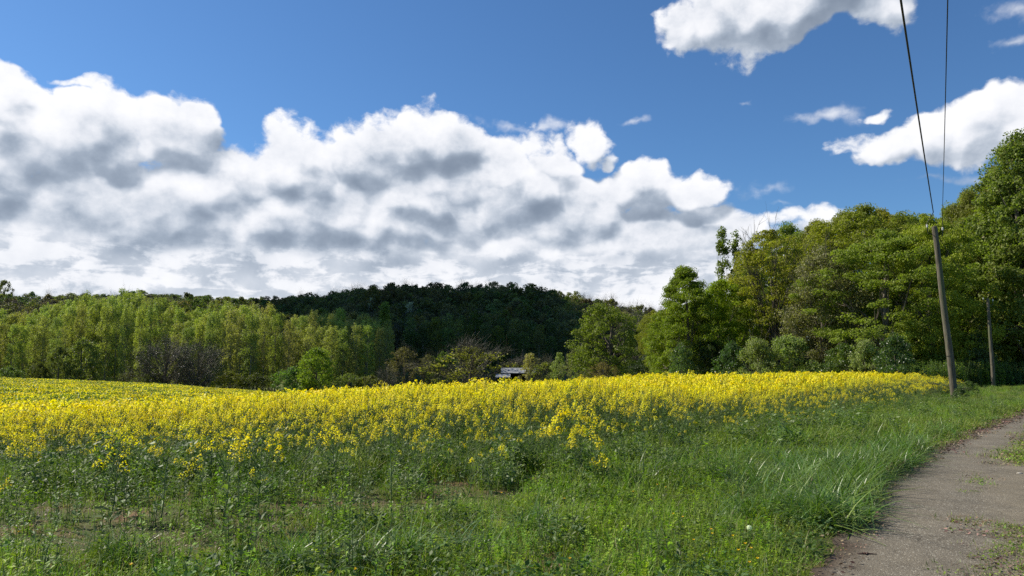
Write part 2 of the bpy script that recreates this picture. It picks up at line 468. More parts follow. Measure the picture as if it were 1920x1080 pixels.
def path_material():
    m, T = mat_new('worn_tarmac')
    P = T.n('ShaderNodeTexCoord').outputs['Object']
    vo = T.n('ShaderNodeTexVoronoi'); T.put(vo.inputs['Vector'], P); vo.inputs['Scale'].default_value = 85
    grit = T.mix(T.noise(P, 160, 2, .6), (.185, .165, .13), (.275, .25, .20))
    col = T.mix(T.rng(vo.outputs['Distance'], .18, .5), grit, (.14, .122, .095))
    sc = T.n('ShaderNodeSeparateColor'); T.put(sc.inputs[0], vo.outputs['Color'])
    col = T.mix(T.m('MULTIPLY', T.rng(sc.outputs[0], .9, .97), .75), col, (.42, .40, .34))
    col = T.mix(T.m('MULTIPLY', T.rng(sc.outputs[1], .92, .97), .7), col, (.05, .042, .034))
    col = T.mix(T.rng(T.noise(P, .8, 5, .65), .38, .68, 0, .5), col, (.165, .142, .105))
    col = T.mix(T.rng(T.noise(P, 4.5, 5, .7), .56, .72, 0, .5), col, (.125, .105, .075))
    # earth gathered along the verge, by the distance from the edge stored on the mesh
    at = T.n('ShaderNodeAttribute', attribute_name='edge')
    e = T.m('ADD', at.outputs['Fac'], T.m('MULTIPLY', T.m('SUBTRACT', T.noise(P, 3, 6, .7), .5), .7))
    col = T.mix(T.rng(e, .34, .0, 0, .85), col, (.062, .043, .029))
    col = T.mix(T.rng(e, .95, 1.5, 0, .4), col, (.19, .16, .11))
    ck = T.n('ShaderNodeTexVoronoi', feature='DISTANCE_TO_EDGE'); ck.inputs['Scale'].default_value = 1.1
    T.put(ck.inputs['Vector'], T.v('ADD', P, T.v('SCALE', T.noise(P, 2.5, 5, .7, color=True), .55)))
    ckm = T.m('MULTIPLY', T.rng(ck.outputs['Distance'], .014, .003), T.rng(T.noise(P, .7, 2, .5), .5, .6))
    col = T.mix(T.m('MULTIPLY', ckm, .6), col, (.05, .042, .03))
    col = T.mix(1.0, col, T.mix(T.rng(T.noise(P, 1.7, 6, .7), .3, .7), (.80, .79, .76), (1.15, 1.13, 1.08)), 'MULTIPLY')
    p = T.n('ShaderNodeBsdfPrincipled'); T.put(p.inputs['Base Color'], col); p.inputs['Roughness'].default_value = .9
    p.inputs['Specular IOR Level'].default_value = .2
    b = T.n('ShaderNodeBump'); b.inputs['Strength'].default_value = .8; b.inputs['Distance'].default_value = .006
    T.put(b.inputs['Height'], T.m('SUBTRACT', T.noise(P, 60, 4, .6), vo.outputs['Distance'])); T.put(p.inputs['Normal'], b.outputs[0])
    o = T.n('ShaderNodeOutputMaterial'); T.put(o.inputs[0], p.outputs[0])
    return m

# ------------------------------------------------------------------ ground and path
def build_ground():
    ys = np.concatenate([[-60, -20, -6], np.arange(0, 30, .5), np.arange(30, 160, 2.5), np.arange(160, 620, 8), [700, 900, 1400, 2500, 3900]])
    us = np.linspace(-1.7, 2.3, 140)
    V = []
    for y in ys:
        k = max(y, 12.0) if y < 12 else y
        x = us * k
        V.append(np.stack([x, np.full_like(x, y), hgt(x, np.full_like(x, y)) + (0 if y < 1 or y > 60 else 0.012 * np.sin(x * 1.7) * np.cos(y * 1.3))], 1))
    nx = len(us); ny = len(ys)
    V = np.concatenate(V)
    # keep the ground just under the path sheet
    i, j = np.meshgrid(np.arange(ny - 1), np.arange(nx - 1), indexing='ij')
    a = (i * nx + j).ravel()
    Q = np.stack([a, a + 1, a + nx + 1, a + nx], 1)
    g = G(); g.add(V, Q, 0, .5, True)
    tag(link('ground', g.mesh('ground', [ground_material()])), kind='structure')
build_ground()

def build_path():
    ys = np.concatenate([np.arange(-13, 3, .5), np.arange(3, 26, .12), np.arange(26, 75, 1.0)])
    rng = np.random.default_rng(4)
    off = np.array([0, .08, .2, .4, .8, 1.2, 1.6, 2.0, 2.6, 3.2, 3.6])
    jit = rng.normal(0, .035, len(ys)) + .05 * np.sin(ys * 1.7) + .04 * np.sin(ys * 4.1 + 1)
    V = np.zeros((len(ys), len(off), 3)); E = np.zeros((len(ys), len(off)))
    for i, y in enumerate(ys):
        sl = (path_x(y + .4) - path_x(y - .4)) / .8
        nrm = np.array([1, -sl]) / sqrt(1 + sl * sl)
        c = np.array([path_x(y), y])
        for j, o_ in enumerate(off):
            w = o_ + (jit[i] if j == 0 else jit[i] * max(0, 1 - o_)) 
            q = c + nrm * w
            z = h1(q[0], q[1]) + .02 + (.0 if 0 < j < len(off) - 1 else -.004) + .012 * sin(min(o_, 2) * 1.5)
            V[i, j] = (q[0], q[1], z); E[i, j] = o_
    ny, nx = E.shape
    i, j = np.meshgrid(np.arange(ny - 1), np.arange(nx - 1), indexing='ij')
    a = (i * nx + j).ravel()
    g = G(); g.add(V, np.stack([a, a + 1, a + nx + 1, a + nx], 1), 0, .5, True)
    me = g.mesh('path', [path_material()])
    at = me.attributes.new('edge', 'FLOAT', 'POINT'); at.data.foreach_set('value', E.ravel().astype(np.float32))
    tag(link('path', me), kind='structure')
build_path()

# ------------------------------------------------------------------ a cloud high to the left, out of view, that shades the hill
def build_cloud():
    foot = np.array([(-52, 196), (14, 190), (26, 250), (42, 420), (50, 560), (-150, 560), (-112, 400), (-72, 250)], float)
    H = 520.0
    sh = np.array([SUN_DIR[0], SUN_DIR[1]]) / SUN_DIR[2] * (H - 12)
    rng = np.random.default_rng(9)
    def inside(p):
        c = False; n = len(foot)
        for i in range(n):
            a, b = foot[i], foot[(i + 1) % n]
            if (a[1] > p[1]) != (b[1] > p[1]) and p[0] < (b[0] - a[0]) * (p[1] - a[1]) / (b[1] - a[1]) + a[0]:
                c = not c
        return c
    g = G()
    for x in np.arange(-150, 60, 13):
        for y in np.arange(165, 570, 13):
            p = np.array([x, y]) + rng.normal(0, 3, 2)
            if not inside(p): continue
            r = rng.uniform(9, 15)
            c = np.array([p[0] + sh[0], p[1] + sh[1], H + rng.uniform(0, 12)])
            th = np.linspace(0, pi, 7); ph = np.linspace(0, 2 * pi, 11)[:-1]
            V = c + r * np.stack([np.outer(np.sin(th), np.cos(ph)), np.outer(np.sin(th), np.sin(ph)), np.outer(np.cos(th), np.ones(10)) * .8], 2)
            k = np.arange(10)
            Q = np.concatenate([np.stack([i * 10 + k, i * 10 + (k + 1) % 10, (i + 1) * 10 + (k + 1) % 10, (i + 1) * 10 + k], 1) for i in range(6)])
            g.add(V, Q, 0, .5, True)
    tag(link('cloud', g.mesh('cloud', [rough_mat('cloud_white', (.85, .85, .85), (.9, .9, .9), .1, bump=0)])), kind='structure')
build_cloud()

# ------------------------------------------------------------------ scatter: one object of kind stuff carrying many small plants
def scatter(name, pts, rz, scl, idx, meshes, label):
    srcs = []
    for i, me in enumerate(meshes):
        srcs.append(bpy.data.objects.new(name + '_source', me))      # never linked to the scene
    me = bpy.data.meshes.new(name)
    n = len(pts)
    me.vertices.add(n); me.vertices.foreach_set('co', np.asarray(pts, np.float32).ravel())
    r3 = np.asarray(rz, np.float32)
    if r3.ndim == 1:
        r3 = np.stack([np.zeros(n), np.zeros(n), r3], 1)
    s3 = np.asarray(scl, np.float32)
    if s3.ndim == 1:
        s3 = np.stack([s3, s3, s3], 1)
    for nm, ty, key, arr in (('rot', 'FLOAT_VECTOR', 'vector', r3), ('scl', 'FLOAT_VECTOR', 'vector', s3), ('idx', 'INT', 'value', np.asarray(idx, np.int32))):
        a = me.attributes.new(nm, ty, 'POINT')
        a.data.foreach_set(key, arr.astype(np.int32 if ty == 'INT' else np.float32).ravel())
    o = link(name, me)
    ng = bpy.data.node_groups.new(name + '_scatter', 'GeometryNodeTree')
    ng.interface.new_socket('Geometry', in_out='INPUT', socket_type='NodeSocketGeometry')
    ng.interface.new_socket('Geometry', in_out='OUTPUT', socket_type='NodeSocketGeometry')
    N = ng.nodes; L = ng.links
    gi = N.new('NodeGroupInput'); go = N.new('NodeGroupOutput')
    join = N.new('GeometryNodeJoinGeometry')
    for s_ in reversed(srcs):
        oi = N.new('GeometryNodeObjectInfo'); oi.inputs['Object'].default_value = s_
        oi.inputs['As Instance'].default_value = False
        ti = N.new('GeometryNodeGeometryToInstance')
        L.new(oi.outputs['Geometry'], ti.inputs[0]); L.new(ti.outputs[0], join.inputs[0])
    iop = N.new('GeometryNodeInstanceOnPoints'); iop.inputs['Pick Instance'].default_value = True
    L.new(gi.outputs[0], iop.inputs['Points']); L.new(join.outputs[0], iop.inputs['Instance'])
    for nm, dt, sock in (('idx', 'INT', 'Instance Index'), ('rot', 'FLOAT_VECTOR', 'Rotation'), ('scl', 'FLOAT_VECTOR', 'Scale')):
        na = N.new('GeometryNodeInputNamedAttribute'); na.data_type = dt; na.inputs['Name'].default_value = nm
        L.new(na.outputs['Attribute'], iop.inputs[sock])
    L.new(iop.outputs[0], go.inputs[0])
    md = o.modifiers.new('scatter', 'NODES'); md.node_group = ng
    tag(o, label, None, None, 'stuff')
    return o

def vnoise(x, y, s, seed=0):
    """cheap smooth noise 0..1"""
    r = np.random.default_rng(seed); out = np.zeros_like(np.asarray(x, float))
    for k in range(7):
        a = r.uniform(0, 2 * pi); f = s * r.uniform(.6, 1.9); ph = r.uniform(0, 6.3)
        out = out + np.sin((x * cos(a) + y * sin(a)) * f + ph + 1.3 * np.sin((x * sin(a) - y * cos(a)) * f * .7 + ph * 2))
    return np.clip(.5 + out / 7.5, 0, 1)

# ------------------------------------------------------------------ small plants
def blades(g, rng, n, R, h0, h1_, w, bend, mat=0, cx=0, cy=0, lay=0.0, seg=3):
    a = rng.uniform(0, 2 * pi, n); r = R * np.sqrt(rng.uniform(0, 1, n))
    P0_ = np.stack([cx + r * np.cos(a), cy + r * np.sin(a), np.full(n, -.01)], 1)
    H = rng.uniform(h0, h1_, n); d = rng.uniform(0, 2 * pi, n)
    D = np.stack([np.cos(d), np.sin(d), np.zeros(n)], 1); S = np.stack([-np.sin(d), np.cos(d), np.zeros(n)], 1)
    tw = rng.uniform(-.8, .8, n)[:, None]; S = norm(S * np.cos(tw) + D * np.sin(tw))
    B = bend * rng.uniform(.2, 1.3, n)[:, None]
    W_ = (w * rng.uniform(.6, 1.3, n))[:, None]; t_ = rng.uniform(0, 1, n)
    def pt(t):
        up = (t - B * .45 * t * t) * (1 - lay)
        return P0_ + D * (H[:, None] * (B * t * t + lay * t)) + np.array([0, 0, 1.0]) * H[:, None] * up
    ts = np.linspace(0, 1, seg + 1)
    for k in range(seg):
        a0, a1 = pt(ts[k]), pt(ts[k + 1]); w0 = W_ * (1 - ts[k] ** 2 * .9) * .5; w1 = W_ * (1 - ts[k + 1] ** 2 * .9) * .5
        g.quads(np.stack([a0 - S * w0, a0 + S * w0, a1 + S * w1, a1 - S * w1], 1), mat, t_)

def small_leaves(g, rng, n, R, z0, z1, L, asp=.7, mat=0, cx=0, cy=0):
    a = rng.uniform(0, 2 * pi, n); r = R * np.sqrt(rng.uniform(0, 1, n))
    C = np.stack([cx + r * np.cos(a), cy + r * np.sin(a), rng.uniform(z0, z1, n)], 1)
    N_ = norm(rng.normal(0, .45, (n, 3)) + np.array([0, 0, 1.0]))
    l = L * rng.uniform(.6, 1.3, n)
    g.quads(leaf_quads(C, N_, l, l * asp, rng), mat, rng.uniform(0, 1, n))

def whorl_herb(g, rng, R, n, h0, h1_, L, mat=0):
    """upright stems with whorls of narrow leaves"""
    for _ in range(n):
        a = rng.uniform(0, 2 * pi); r = R * sqrt(rng.uniform(0, 1)); x, y = r * cos(a), r * sin(a)
        H = rng.uniform(h0, h1_); lx, ly = rng.normal(0, .3, 2) * H
        zs = np.cumsum(rng.uniform(.012, .034, 40)); zs = zs[zs < H]
        C, N_, U = [], [], []
        for z in zs:
            k = 5
            t = rng.uniform(0, 6.3) + np.arange(k) * 2 * pi / k
            s_ = 1 - .55 * z / H
            for q in t:
                d = np.array([cos(q), sin(q), rng.uniform(-.1, .9)])
                C.append(np.array([x + lx * z / H, y + ly * z / H, z]) + d * L * s_ * rng.uniform(.3, .7)); U.append(d)
                N_.append(np.array([-.35 * cos(q), -.35 * sin(q), 1]))
        C = np.array(C); n_ = len(C)
        g.quads(leaf_quads(C, norm(np.array(N_)), L * rng.uniform(.5, 1.1, n_), L * .33, rng, up=np.array(U)), mat, rng.uniform(.2, 1) * np.ones(n_) * rng.uniform(.7, 1, n_))

def plant_mesh(kind, seed):
    rng = np.random.default_rng(seed); g = G()
    if kind == 'tallweed':
        for k in range(5):
            a = rng.uniform(0, 6.3); r = .17 * rng.uniform(0, 1); x, y = r * cos(a), r * sin(a); H = rng.uniform(.18, .5); lx, ly = rng.normal(0, .12, 2) * H
            g.tube([(x, y, 0), (x + lx * .4, y + ly * .4, H * .5), (x + lx, y + ly, H)], [.003, .0025, .0015], 3, 0, .4)
            n = int(26 * H / .4); t = rng.uniform(.08, 1, n); q = rng.uniform(0, 6.3, n); L = .055 * (1.15 - .7 * t) * rng.uniform(.6, 1.4, n)
            d = np.stack([np.cos(q), np.sin(q), rng.uniform(-.1, .8, n)], 1)
            C = np.array([x, y, 0]) + np.array([lx, ly, H]) * t[:, None] + d * L[:, None] * .5
            g.quads(leaf_quads(C, norm(np.stack([-np.cos(q) * .4, -np.sin(q) * .4, np.ones(n)], 1) + rng.normal(0, .3, (n, 3))), L, L * .45, rng, .1, up=d), 1, rng.uniform(0, 1, n))
        blades(g, rng, 30, .22, .08, .28, .006, .6, 2)
        return g.mesh('tall_weeds', [M['stem'], M['rapeleaf'] if seed % 2 else M['herb'], M['grass']])
    if kind == 'nettle':
        for k in range(16):
            a = rng.uniform(0, 6.3); r = .55 * sqrt(rng.uniform(0, 1)); x, y = r * cos(a), r * sin(a); H = rng.uniform(.5, 1.5); lx, ly = rng.normal(0, .15, 2) * H
            g.tube([(x, y, 0), (x + lx, y + ly, H)], [.008, .004], 3, 0, .4)
            n = int(30 * H); t = rng.uniform(.1, 1, n); q = rng.uniform(0, 6.3, n); L = .13 * (1.1 - .6 * t) * rng.uniform(.6, 1.3, n)
            d = np.stack([np.cos(q), np.sin(q), rng.uniform(-.2, .5, n)], 1)
            C = np.array([x, y, 0]) + np.array([lx, ly, H]) * t[:, None] + d * L[:, None] * .6
            g.quads(leaf_quads(C, norm(rng.normal(0, .4, (n, 3)) + [0, 0, 1]), L, L * .6, rng, .1, up=d), 1, rng.uniform(0, 1, n))
        return g.mesh('undergrowth', [M['stem'], M['ivy'] if seed % 2 else M['maple']])
    if kind == 'soil':
        blades(g, rng, 10, .2, .03, .1, .004, .5, 0, lay=.5); small_leaves(g, rng, 10, .2, .003, .02, .03, .6, 1); blades(g, rng, 18, .22, .03, .09, .004, .5, 2, lay=.8)
        return g.mesh('bare_patch', [M['grass'], M['litter'], M['straw']])
    if kind == 'turf':
        blades(g, rng, 60, .24, .05, .16, .0055, .55); small_leaves(g, rng, 26, .24, .02, .07, .024, .8, 1); blades(g, rng, 14, .24, .04, .12, .005, .5, 2, lay=.5)
        return g.mesh('turf', [M['grass'], M['herb'], M['straw']])
    if kind == 'lush':
        blades(g, rng, 75, .24, .10, .27, .006, .6); small_leaves(g, rng, 70, .24, .03, .13, .026, .75, 1)
        return g.mesh('lush', [M['grass'], M['herb']])
    if kind == 'herb':
        whorl_herb(g, rng, .2, 8, .08, .26, .032, 1); blades(g, rng, 45, .24, .06, .24, .006, .6); small_leaves(g, rng, 50, .24, .01, .09, .03, .7, 1)
        return g.mesh('herbs', [M['grass'], M['herb']])
    if kind == 'darkherb':
        small_leaves(g, rng, 120, .22, .03, .2, .045, .6, 0); blades(g, rng, 24, .24, .1, .25, .006, .6, 1)
        return g.mesh('dark_herbs', [M['herb_dark'], M['grass']])
    if kind == 'long':
        blades(g, rng, 38, .18, .2, .55, .014, 1.2, seg=5); blades(g, rng, 30, .2, .12, .35, .008, .9, 0, seg=4); blades(g, rng, 4, .18, .15, .4, .004, 1.1, 1, seg=4)
        return g.mesh('long_grass', [M['grass_blue'], M['straw']])
    if kind == 'mid':
        blades(g, rng, 90, .3, .15, .42, .009, .8, seg=3); small_leaves(g, rng, 40, .3, .05, .25, .05, .6, 1)
        return g.mesh('mid_grass', [M['grass'], M['meadow']])
    if kind == 'dry':
        blades(g, rng, 55, .26, .03, .13, .005, .5, 0, lay=.65); blades(g, rng, 22, .26, .03, .10, .005, .5, 1); small_leaves(g, rng, 12, .24, .005, .03, .03, .6, 2)
        return g.mesh('dry_grass', [M['straw'], M['grass'], M['litter']])
    if kind == 'litter':
        small_leaves(g, rng, 26, .2, .004, .03, .035, .55, 0); blades(g, rng, 8, .2, .03, .08, .004, .5, 1, lay=.8)
        return g.mesh('litter', [M['litter'], M['straw']])
    if kind == 'weed':
        small_leaves(g, rng, 30, .13, .004, .04, .022, .6, 0); blades(g, rng, 14, .14, .02, .07, .0035, .6, 1)
        return g.mesh('weed', [M['grass'], M['straw']])
    if kind == 'weedbroad':
        # field weeds and rapeseed leaves without flower
        for k in range(7):
            a = rng.uniform(0, 6.3); r = .2 * rng.uniform(0, 1)
            small_leaves(g, rng, 26, .12, .05, rng.uniform(.25, .5), .075, .42, 0, r * cos(a), r * sin(a))
        blades(g, rng, 40, .28, .15, .45, .008, .5, 1)
        return g.mesh('broad_weeds', [M['rapeleaf'], M['grass']])

def rape_buffers(seed, H=1.0, heads=8, near=True, leafy=1.0, flower=1.0, fl=.018):
    """one rapeseed plant: (stem and leaves, flowers)"""
    rng = np.random.default_rng(seed); s, f = G(), G()
    lean = rng.normal(0, .05, 2)
    top = np.array([lean[0] * H, lean[1] * H, H])
    Pm = np.array([[0, 0, -.02], top * .35 + [.01, 0, 0], top * .7, top])
    s.tube(Pm, [.008, .0065, .0045, .003], 4, 0, .4)
    tips = [top]
    for k in range(heads - 1):
        t = rng.uniform(.28, .85); b = top * t; a = rng.uniform(0, 6.3); ln = (1 - t) * H * rng.uniform(.55, 1.1)
        e = b + np.array([cos(a) * .42 * ln, sin(a) * .42 * ln, ln * .85])
        s.tube([b, (b + e) / 2 + [cos(a) * .03, sin(a) * .03, -.01], e], [.004, .003, .002], 3, 0, .5)
        tips.append(e)
    # leaves: large below, narrow above
    n = int(30 * leafy)
    t = rng.uniform(.05, .9, n); a = rng.uniform(0, 6.3, n); L = (.17 - .14 * t) * rng.uniform(.6, 1.2, n)
    d = np.stack([np.cos(a), np.sin(a), rng.uniform(-.2, .75, n)], 1)
    C = top[None] * t[:, None] + norm(d) * L[:, None] * .55
    nn = norm(np.stack([-np.cos(a) * .5, -np.sin(a) * .5, np.ones(n)], 1) + rng.normal(0, .25, (n, 3)))
    s.quads(leaf_quads(C, nn, L, L * .42, rng, .15, up=d), 1, rng.uniform(0, 1, n))
    for e in tips:
        if rng.uniform() > flower and (flower == 0 or f.n or e is not tips[-1]): continue
        m = int(rng.uniform(22, 38)) if near else 9
        z = rng.uniform(-.09, .02, m); r = .014 + .036 * np.clip((.02 - z) / .06, 0, 1); q = rng.uniform(0, 6.3, m)
        C = e + np.stack([r * np.cos(q), r * np.sin(q), z], 1)
        nn = norm(np.stack([np.cos(q) * .8, np.sin(q) * .8, np.full(m, .7)], 1) + rng.normal(0, .3, (m, 3)))
        l = fl * rng.uniform(.8, 1.3, m)
        f.quads(leaf_quads(C, nn, l, l, rng), 0, rng.uniform(0, 1, m))
        if near:   # pods under the open flowers
            m = 8; z = rng.uniform(-.24, -.09, m); q = rng.uniform(0, 6.3, m)
            dd = np.stack([np.cos(q), np.sin(q), np.full(m, .9)], 1)
            s.quads(leaf_quads(e + np.stack([0 * z, 0 * z, z], 1) + dd * .02, norm(np.cross(dd, rng.normal(size=(m, 3)))), .045, .004, rng, up=dd), 0, .6)
    return s, f

def merge(s, f, nm, mats):
    g = G()
    for b, off in ((s, 0), (f, 2)):
        for V, Q, m, t, sm, in zip(b.V, b.Q, b.M, b.T, b.S):
            base = Q.min()
            g.V.append(V); g.Q.append(Q - Q.min() + g.n); g.n += len(V); g.M.append(m + off); g.T.append(t); g.S.append(sm)
    return g.mesh(nm, mats)

# ------------------------------------------------------------------ trees
def prof_round(t): return np.clip(1 - np.abs(2 * t - .95) ** 2.6, .02, 1) ** .55
def prof_spire(t): return np.clip(1.05 - .75 * t, 0, 1) * np.clip(t / .12 + .35, 0, 1) ** .7
def prof_poplar(t): return np.clip(np.sin(pi * np.clip(.16 + .80 * t, 0, 1)), 0, 1) ** .45
def prof_wide(t): return np.clip(1 - (1.25 * t - .42) ** 2 * 1.25, .12, 1) ** .6
def prof_ovoid(t): return np.clip(1 - t ** 1.9, 0, 1) ** .55 * np.clip(t / .2 + .6, 0, 1)

def crown_points(rng, H, R, cb, prof, n, inner=.3, lump=.22):
    t = rng.uniform(0, 1, n) ** .9; a = rng.uniform(0, 2 * pi, n)
    k = rng.uniform(0, 6.3, 4)
    wob = 1 + lump * (np.sin(2 * a + k[0] + 3 * t) + np.sin(3 * a + k[1] - 5 * t) * .7 + np.sin(5 * a + k[2] + 9 * t) * .5)
    r = R * prof(t) * wob * np.sqrt(rng.uniform(inner, 1, n)) * .88
    z = H * (cb + (1 - cb) * t) * (1 + .03 * np.sin(4 * a + k[3]))
    return np.stack([r * np.cos(a), r * np.sin(a), z], 1)

def tree_buffers(seed, H, R, cb, prof, nclump, cr, nleaf, ls, trunk=.25, limbs=12, bend=.04, twigs=0, inner=.3, lump=.22, flat=.65, leafasp=.7, stems=1, spread=.0):
    rng = np.random.default_rng(seed)
    tr, cn = G(), G()
    C = crown_points(rng, H, R, cb, prof, nclump, inner, lump)
    topz = H * (.82 if limbs else .97)
    for sidx in range(stems):
        a = rng.uniform(0, 6.3) + sidx * 2 * pi / max(1, stems); off = np.array([cos(a), sin(a), 0]) * spread * R
        ts = np.linspace(0, 1, 7)
        path = np.stack([off[0] * ts + bend * H * np.sin(ts * 3 + seed) * ts, off[1] * ts + bend * H * np.cos(ts * 2.3 + seed) * ts, topz * ts - .3 * (1 - ts)], 1)
        tr.tube(path, trunk / sqrt(stems) * (1.15 - ts) ** .8 * np.array([1.35, 1, 1, 1, 1, 1, 1]), 8, 0, .5)
        for k in range(limbs // stems):
            c = C[rng.integers(len(C))]
            t = np.clip((c[2] / H) * rng.uniform(.35, .75), .12, .9)
            b = np.array([np.interp(t, ts, path[:, q]) for q in range(3)])
            mid = b * .5 + c * .5 + np.array([0, 0, .07 * H * rng.uniform(-.3, 1)]) + rng.normal(0, .03 * H, 3)
            q25 = b * .7 + mid * .3 + rng.normal(0, .01 * H, 3)
            r0 = trunk * .42 * (1.1 - t)
            tr.tube([b, q25, mid, c], [r0, r0 * .8, r0 * .5, r0 * .15], 5, 0, .5)
            for _ in range(2):
                c2 = c * .9 + mid * .1 + rng.normal(0, cr * .45, 3)
                tr.tube([mid, (mid + c2) / 2 + rng.normal(0, .01 * H, 3), c2], [r0 * .4, r0 * .25, r0 * .07], 4, 0, .5)
    if nleaf:
        m = nclump * nleaf
        cc = np.repeat(C, nleaf, 0); rad = np.repeat(cr * rng.uniform(.55, 1.35, nclump), nleaf)
        d = norm(rng.normal(size=(m, 3)) + np.array([0, 0, .25]))
        rr = rad * rng.uniform(0, 1, m) ** .45
        P = cc + d * rr[:, None] * np.array([1, 1, flat])
        keep = P[:, 2] > H * cb * .35
        P, d = P[keep], d[keep]
        N_ = norm(d * .7 + rng.normal(size=d.shape) * .75 + np.array([0, 0, .45]))
        l = ls * rng.uniform(.65, 1.35, len(P))
        ct = np.repeat(rng.uniform(-.22, .22, nclump), nleaf)[keep]
        cn.quads(leaf_quads(P, N_, l, l * leafasp, rng), 0, np.clip(rng.uniform(.1, .9, len(P)) + ct, 0, 1))
    if twigs:
        for k in range(twigs):
            c = C[rng.integers(len(C))]
            e = c + norm(c * np.array([1, 1, .2]) + np.array([0, 0, H * .25]) + rng.normal(0, .25 * R, 3)) * rng.uniform(.5, 1.4) * cr * 1.6
            s0 = c * rng.uniform(.45, .85) + np.array([0, 0, c[2] * .2])
            s0[2] = min(s0[2], c[2])
            w = .012 * H ** .5 * .6
            mid = (s0 + e) / 2 + rng.normal(0, .05 * R, 3)
            cn.tube([s0, mid, e], [w, w * .7, w * .3], 3, 1, rng.uniform(0, 1))
            for _ in range(3):
                e2 = e + rng.normal(0, cr * .6, 3) + [0, 0, cr * .3]
                cn.tube([mid * .4 + e * .6, e2], [w * .5, w * .2], 3, 1, rng.uniform(0, 1))
    return tr, cn

SPECIES = {}
def species(key, leafmat, barkmat='bark', twigmat='twig', **kw):
    tr, cn = tree_buffers(**kw)
    SPECIES[key] = (tr.mesh(key + '_trunk', [M[barkmat]]), cn.mesh(key + '_crown', [M[leafmat], M[twigmat]]), kw['H'], kw['R'])

def plant_tree(name, key, px, ytop, half, D, label, cat, group=None, rot=None, pz=0.0, leafmat=None, wide=1.0):
    """a tree whose top shows at (px, ytop) and whose crown is half px wide to each side, standing at depth D"""
    tr, cn, H0, R0 = SPECIES[key]
    x, y, ztop = at_px(px, ytop, D)
    z = h1(x, y) + pz
    sz = (ztop - z) / H0 / 1.0
    sr = half * wide * 1.2 / F * D / R0
    o = bpy.data.objects.new(name, None); COL.objects.link(o)
    o.empty_display_size = .5
    o.location = (x, y, z); o.scale = (sr, sr, sz)
    o.rotation_euler = (0, 0, rot if rot is not None else (px * 1.7 + D) % 6.28)
    tag(o, label, cat, group)
    link('trunk', tr, o)
    c = link('crown', cn, o)
    return o

# right-hand wood species (seen at 35 to 90 m)
species('maple', 'maple', seed=1, H=11, R=4.6, cb=.12, prof=prof_ovoid, nclump=330, cr=.75, nleaf=190, ls=.15, trunk=.25, limbs=16, flat=.5, lump=.32)
species('maple2', 'maple', seed=2, H=12, R=4.4, cb=.1, prof=prof_round, nclump=330, cr=.8, nleaf=190, ls=.15, trunk=.28, limbs=16, flat=.5, lump=.3)
species('oakthin', 'bronze', seed=3, H=15, R=5.5, cb=.2, prof=prof_round, nclump=230, cr=.8, nleaf=120, ls=.17, trunk=.38, limbs=38, twigs=160, inner=.15, flat=.45, lump=.28)
species('olive', 'olive', seed=4, H=15, R=6, cb=.12, prof=prof_round, nclump=340, cr=.95, nleaf=180, ls=.17, trunk=.4, limbs=20, flat=.5, lump=.28)
species('bronze', 'bronze', seed=5, H=15, R=6, cb=.15, prof=prof_round, nclump=320, cr=.95, nleaf=170, ls=.17, trunk=.4, limbs=24, flat=.5, lump=.28)
species('lime', 'limegreen', seed=6, H=13, R=5.5, cb=.08, prof=prof_round, nclump=340, cr=.85, nleaf=190, ls=.155, trunk=.35, limbs=18, flat=.45, lump=.28)
species('grey', 'greybloom', seed=7, H=10, R=4, cb=.2, prof=prof_round, nclump=240, cr=.8, nleaf=130, ls=.14, trunk=.25, limbs=20, twigs=110)
species('tall', 'oak', seed=8, H=15, R=5, cb=.1, prof=prof_ovoid, nclump=460, cr=.75, nleaf=170, ls=.16, trunk=.42, limbs=34, inner=.2, flat=.6)
def twin_tree():
    tr, cn = G(), G()
    for k, (dx, H) in enumerate(((-.75, 16), (.75, 15))):
        a, b = tree_buffers(seed=10 + k, H=H, R=.85, cb=.3, prof=prof_poplar, nclump=60, cr=.42, nleaf=70, ls=.2, trunk=.13, limbs=10, inner=.1, lump=.3, flat=1.3)
        for src, dst in ((a, tr), (b, cn)):
            for V, Q, m, t, sm in zip(src.V, src.Q, src.M, src.T, src.S):
                off = np.zeros_like(V); off[:, 0] = dx * np.clip(V[:, 2] / 4, 0, 1)
                dst.V.append(V + off); dst.Q.append(Q - Q.min() + dst.n); dst.n += len(V); dst.M.append(m); dst.T.append(t); dst.S.append(sm)
    SPECIES['twin'] = (tr.mesh('twin_trunk', [M['bark']]), cn.mesh('twin_crown', [M['oak'], M['twig']]), 16, 1.5)
twin_tree()
species('shrub', 'ivy', seed=11, H=3.2, R=2.0, cb=.0, prof=prof_ovoid, nclump=130, cr=.42, nleaf=80, ls=.12, trunk=.07, limbs=14, lump=.42, twigs=30)
species('shrub2', 'silver', seed=12, H=3.2, R=2.0, cb=.0, prof=prof_ovoid, nclump=110, cr=.45, lump=.4, nleaf=80, ls=.12, trunk=.07, limbs=10, twigs=40)
species('bareshrub', 'bronze', twigmat='twig', seed=13, H=4, R=2.2, cb=.1, prof=prof_round, nclump=80, cr=.5, nleaf=34, ls=.14, trunk=.09, limbs=24, twigs=420)
species('thicket', 'dark', seed=14, H=6, R=3.5, cb=.0, prof=prof_round, nclump=150, cr=.8, nleaf=80, ls=.2, trunk=.12, limbs=10)
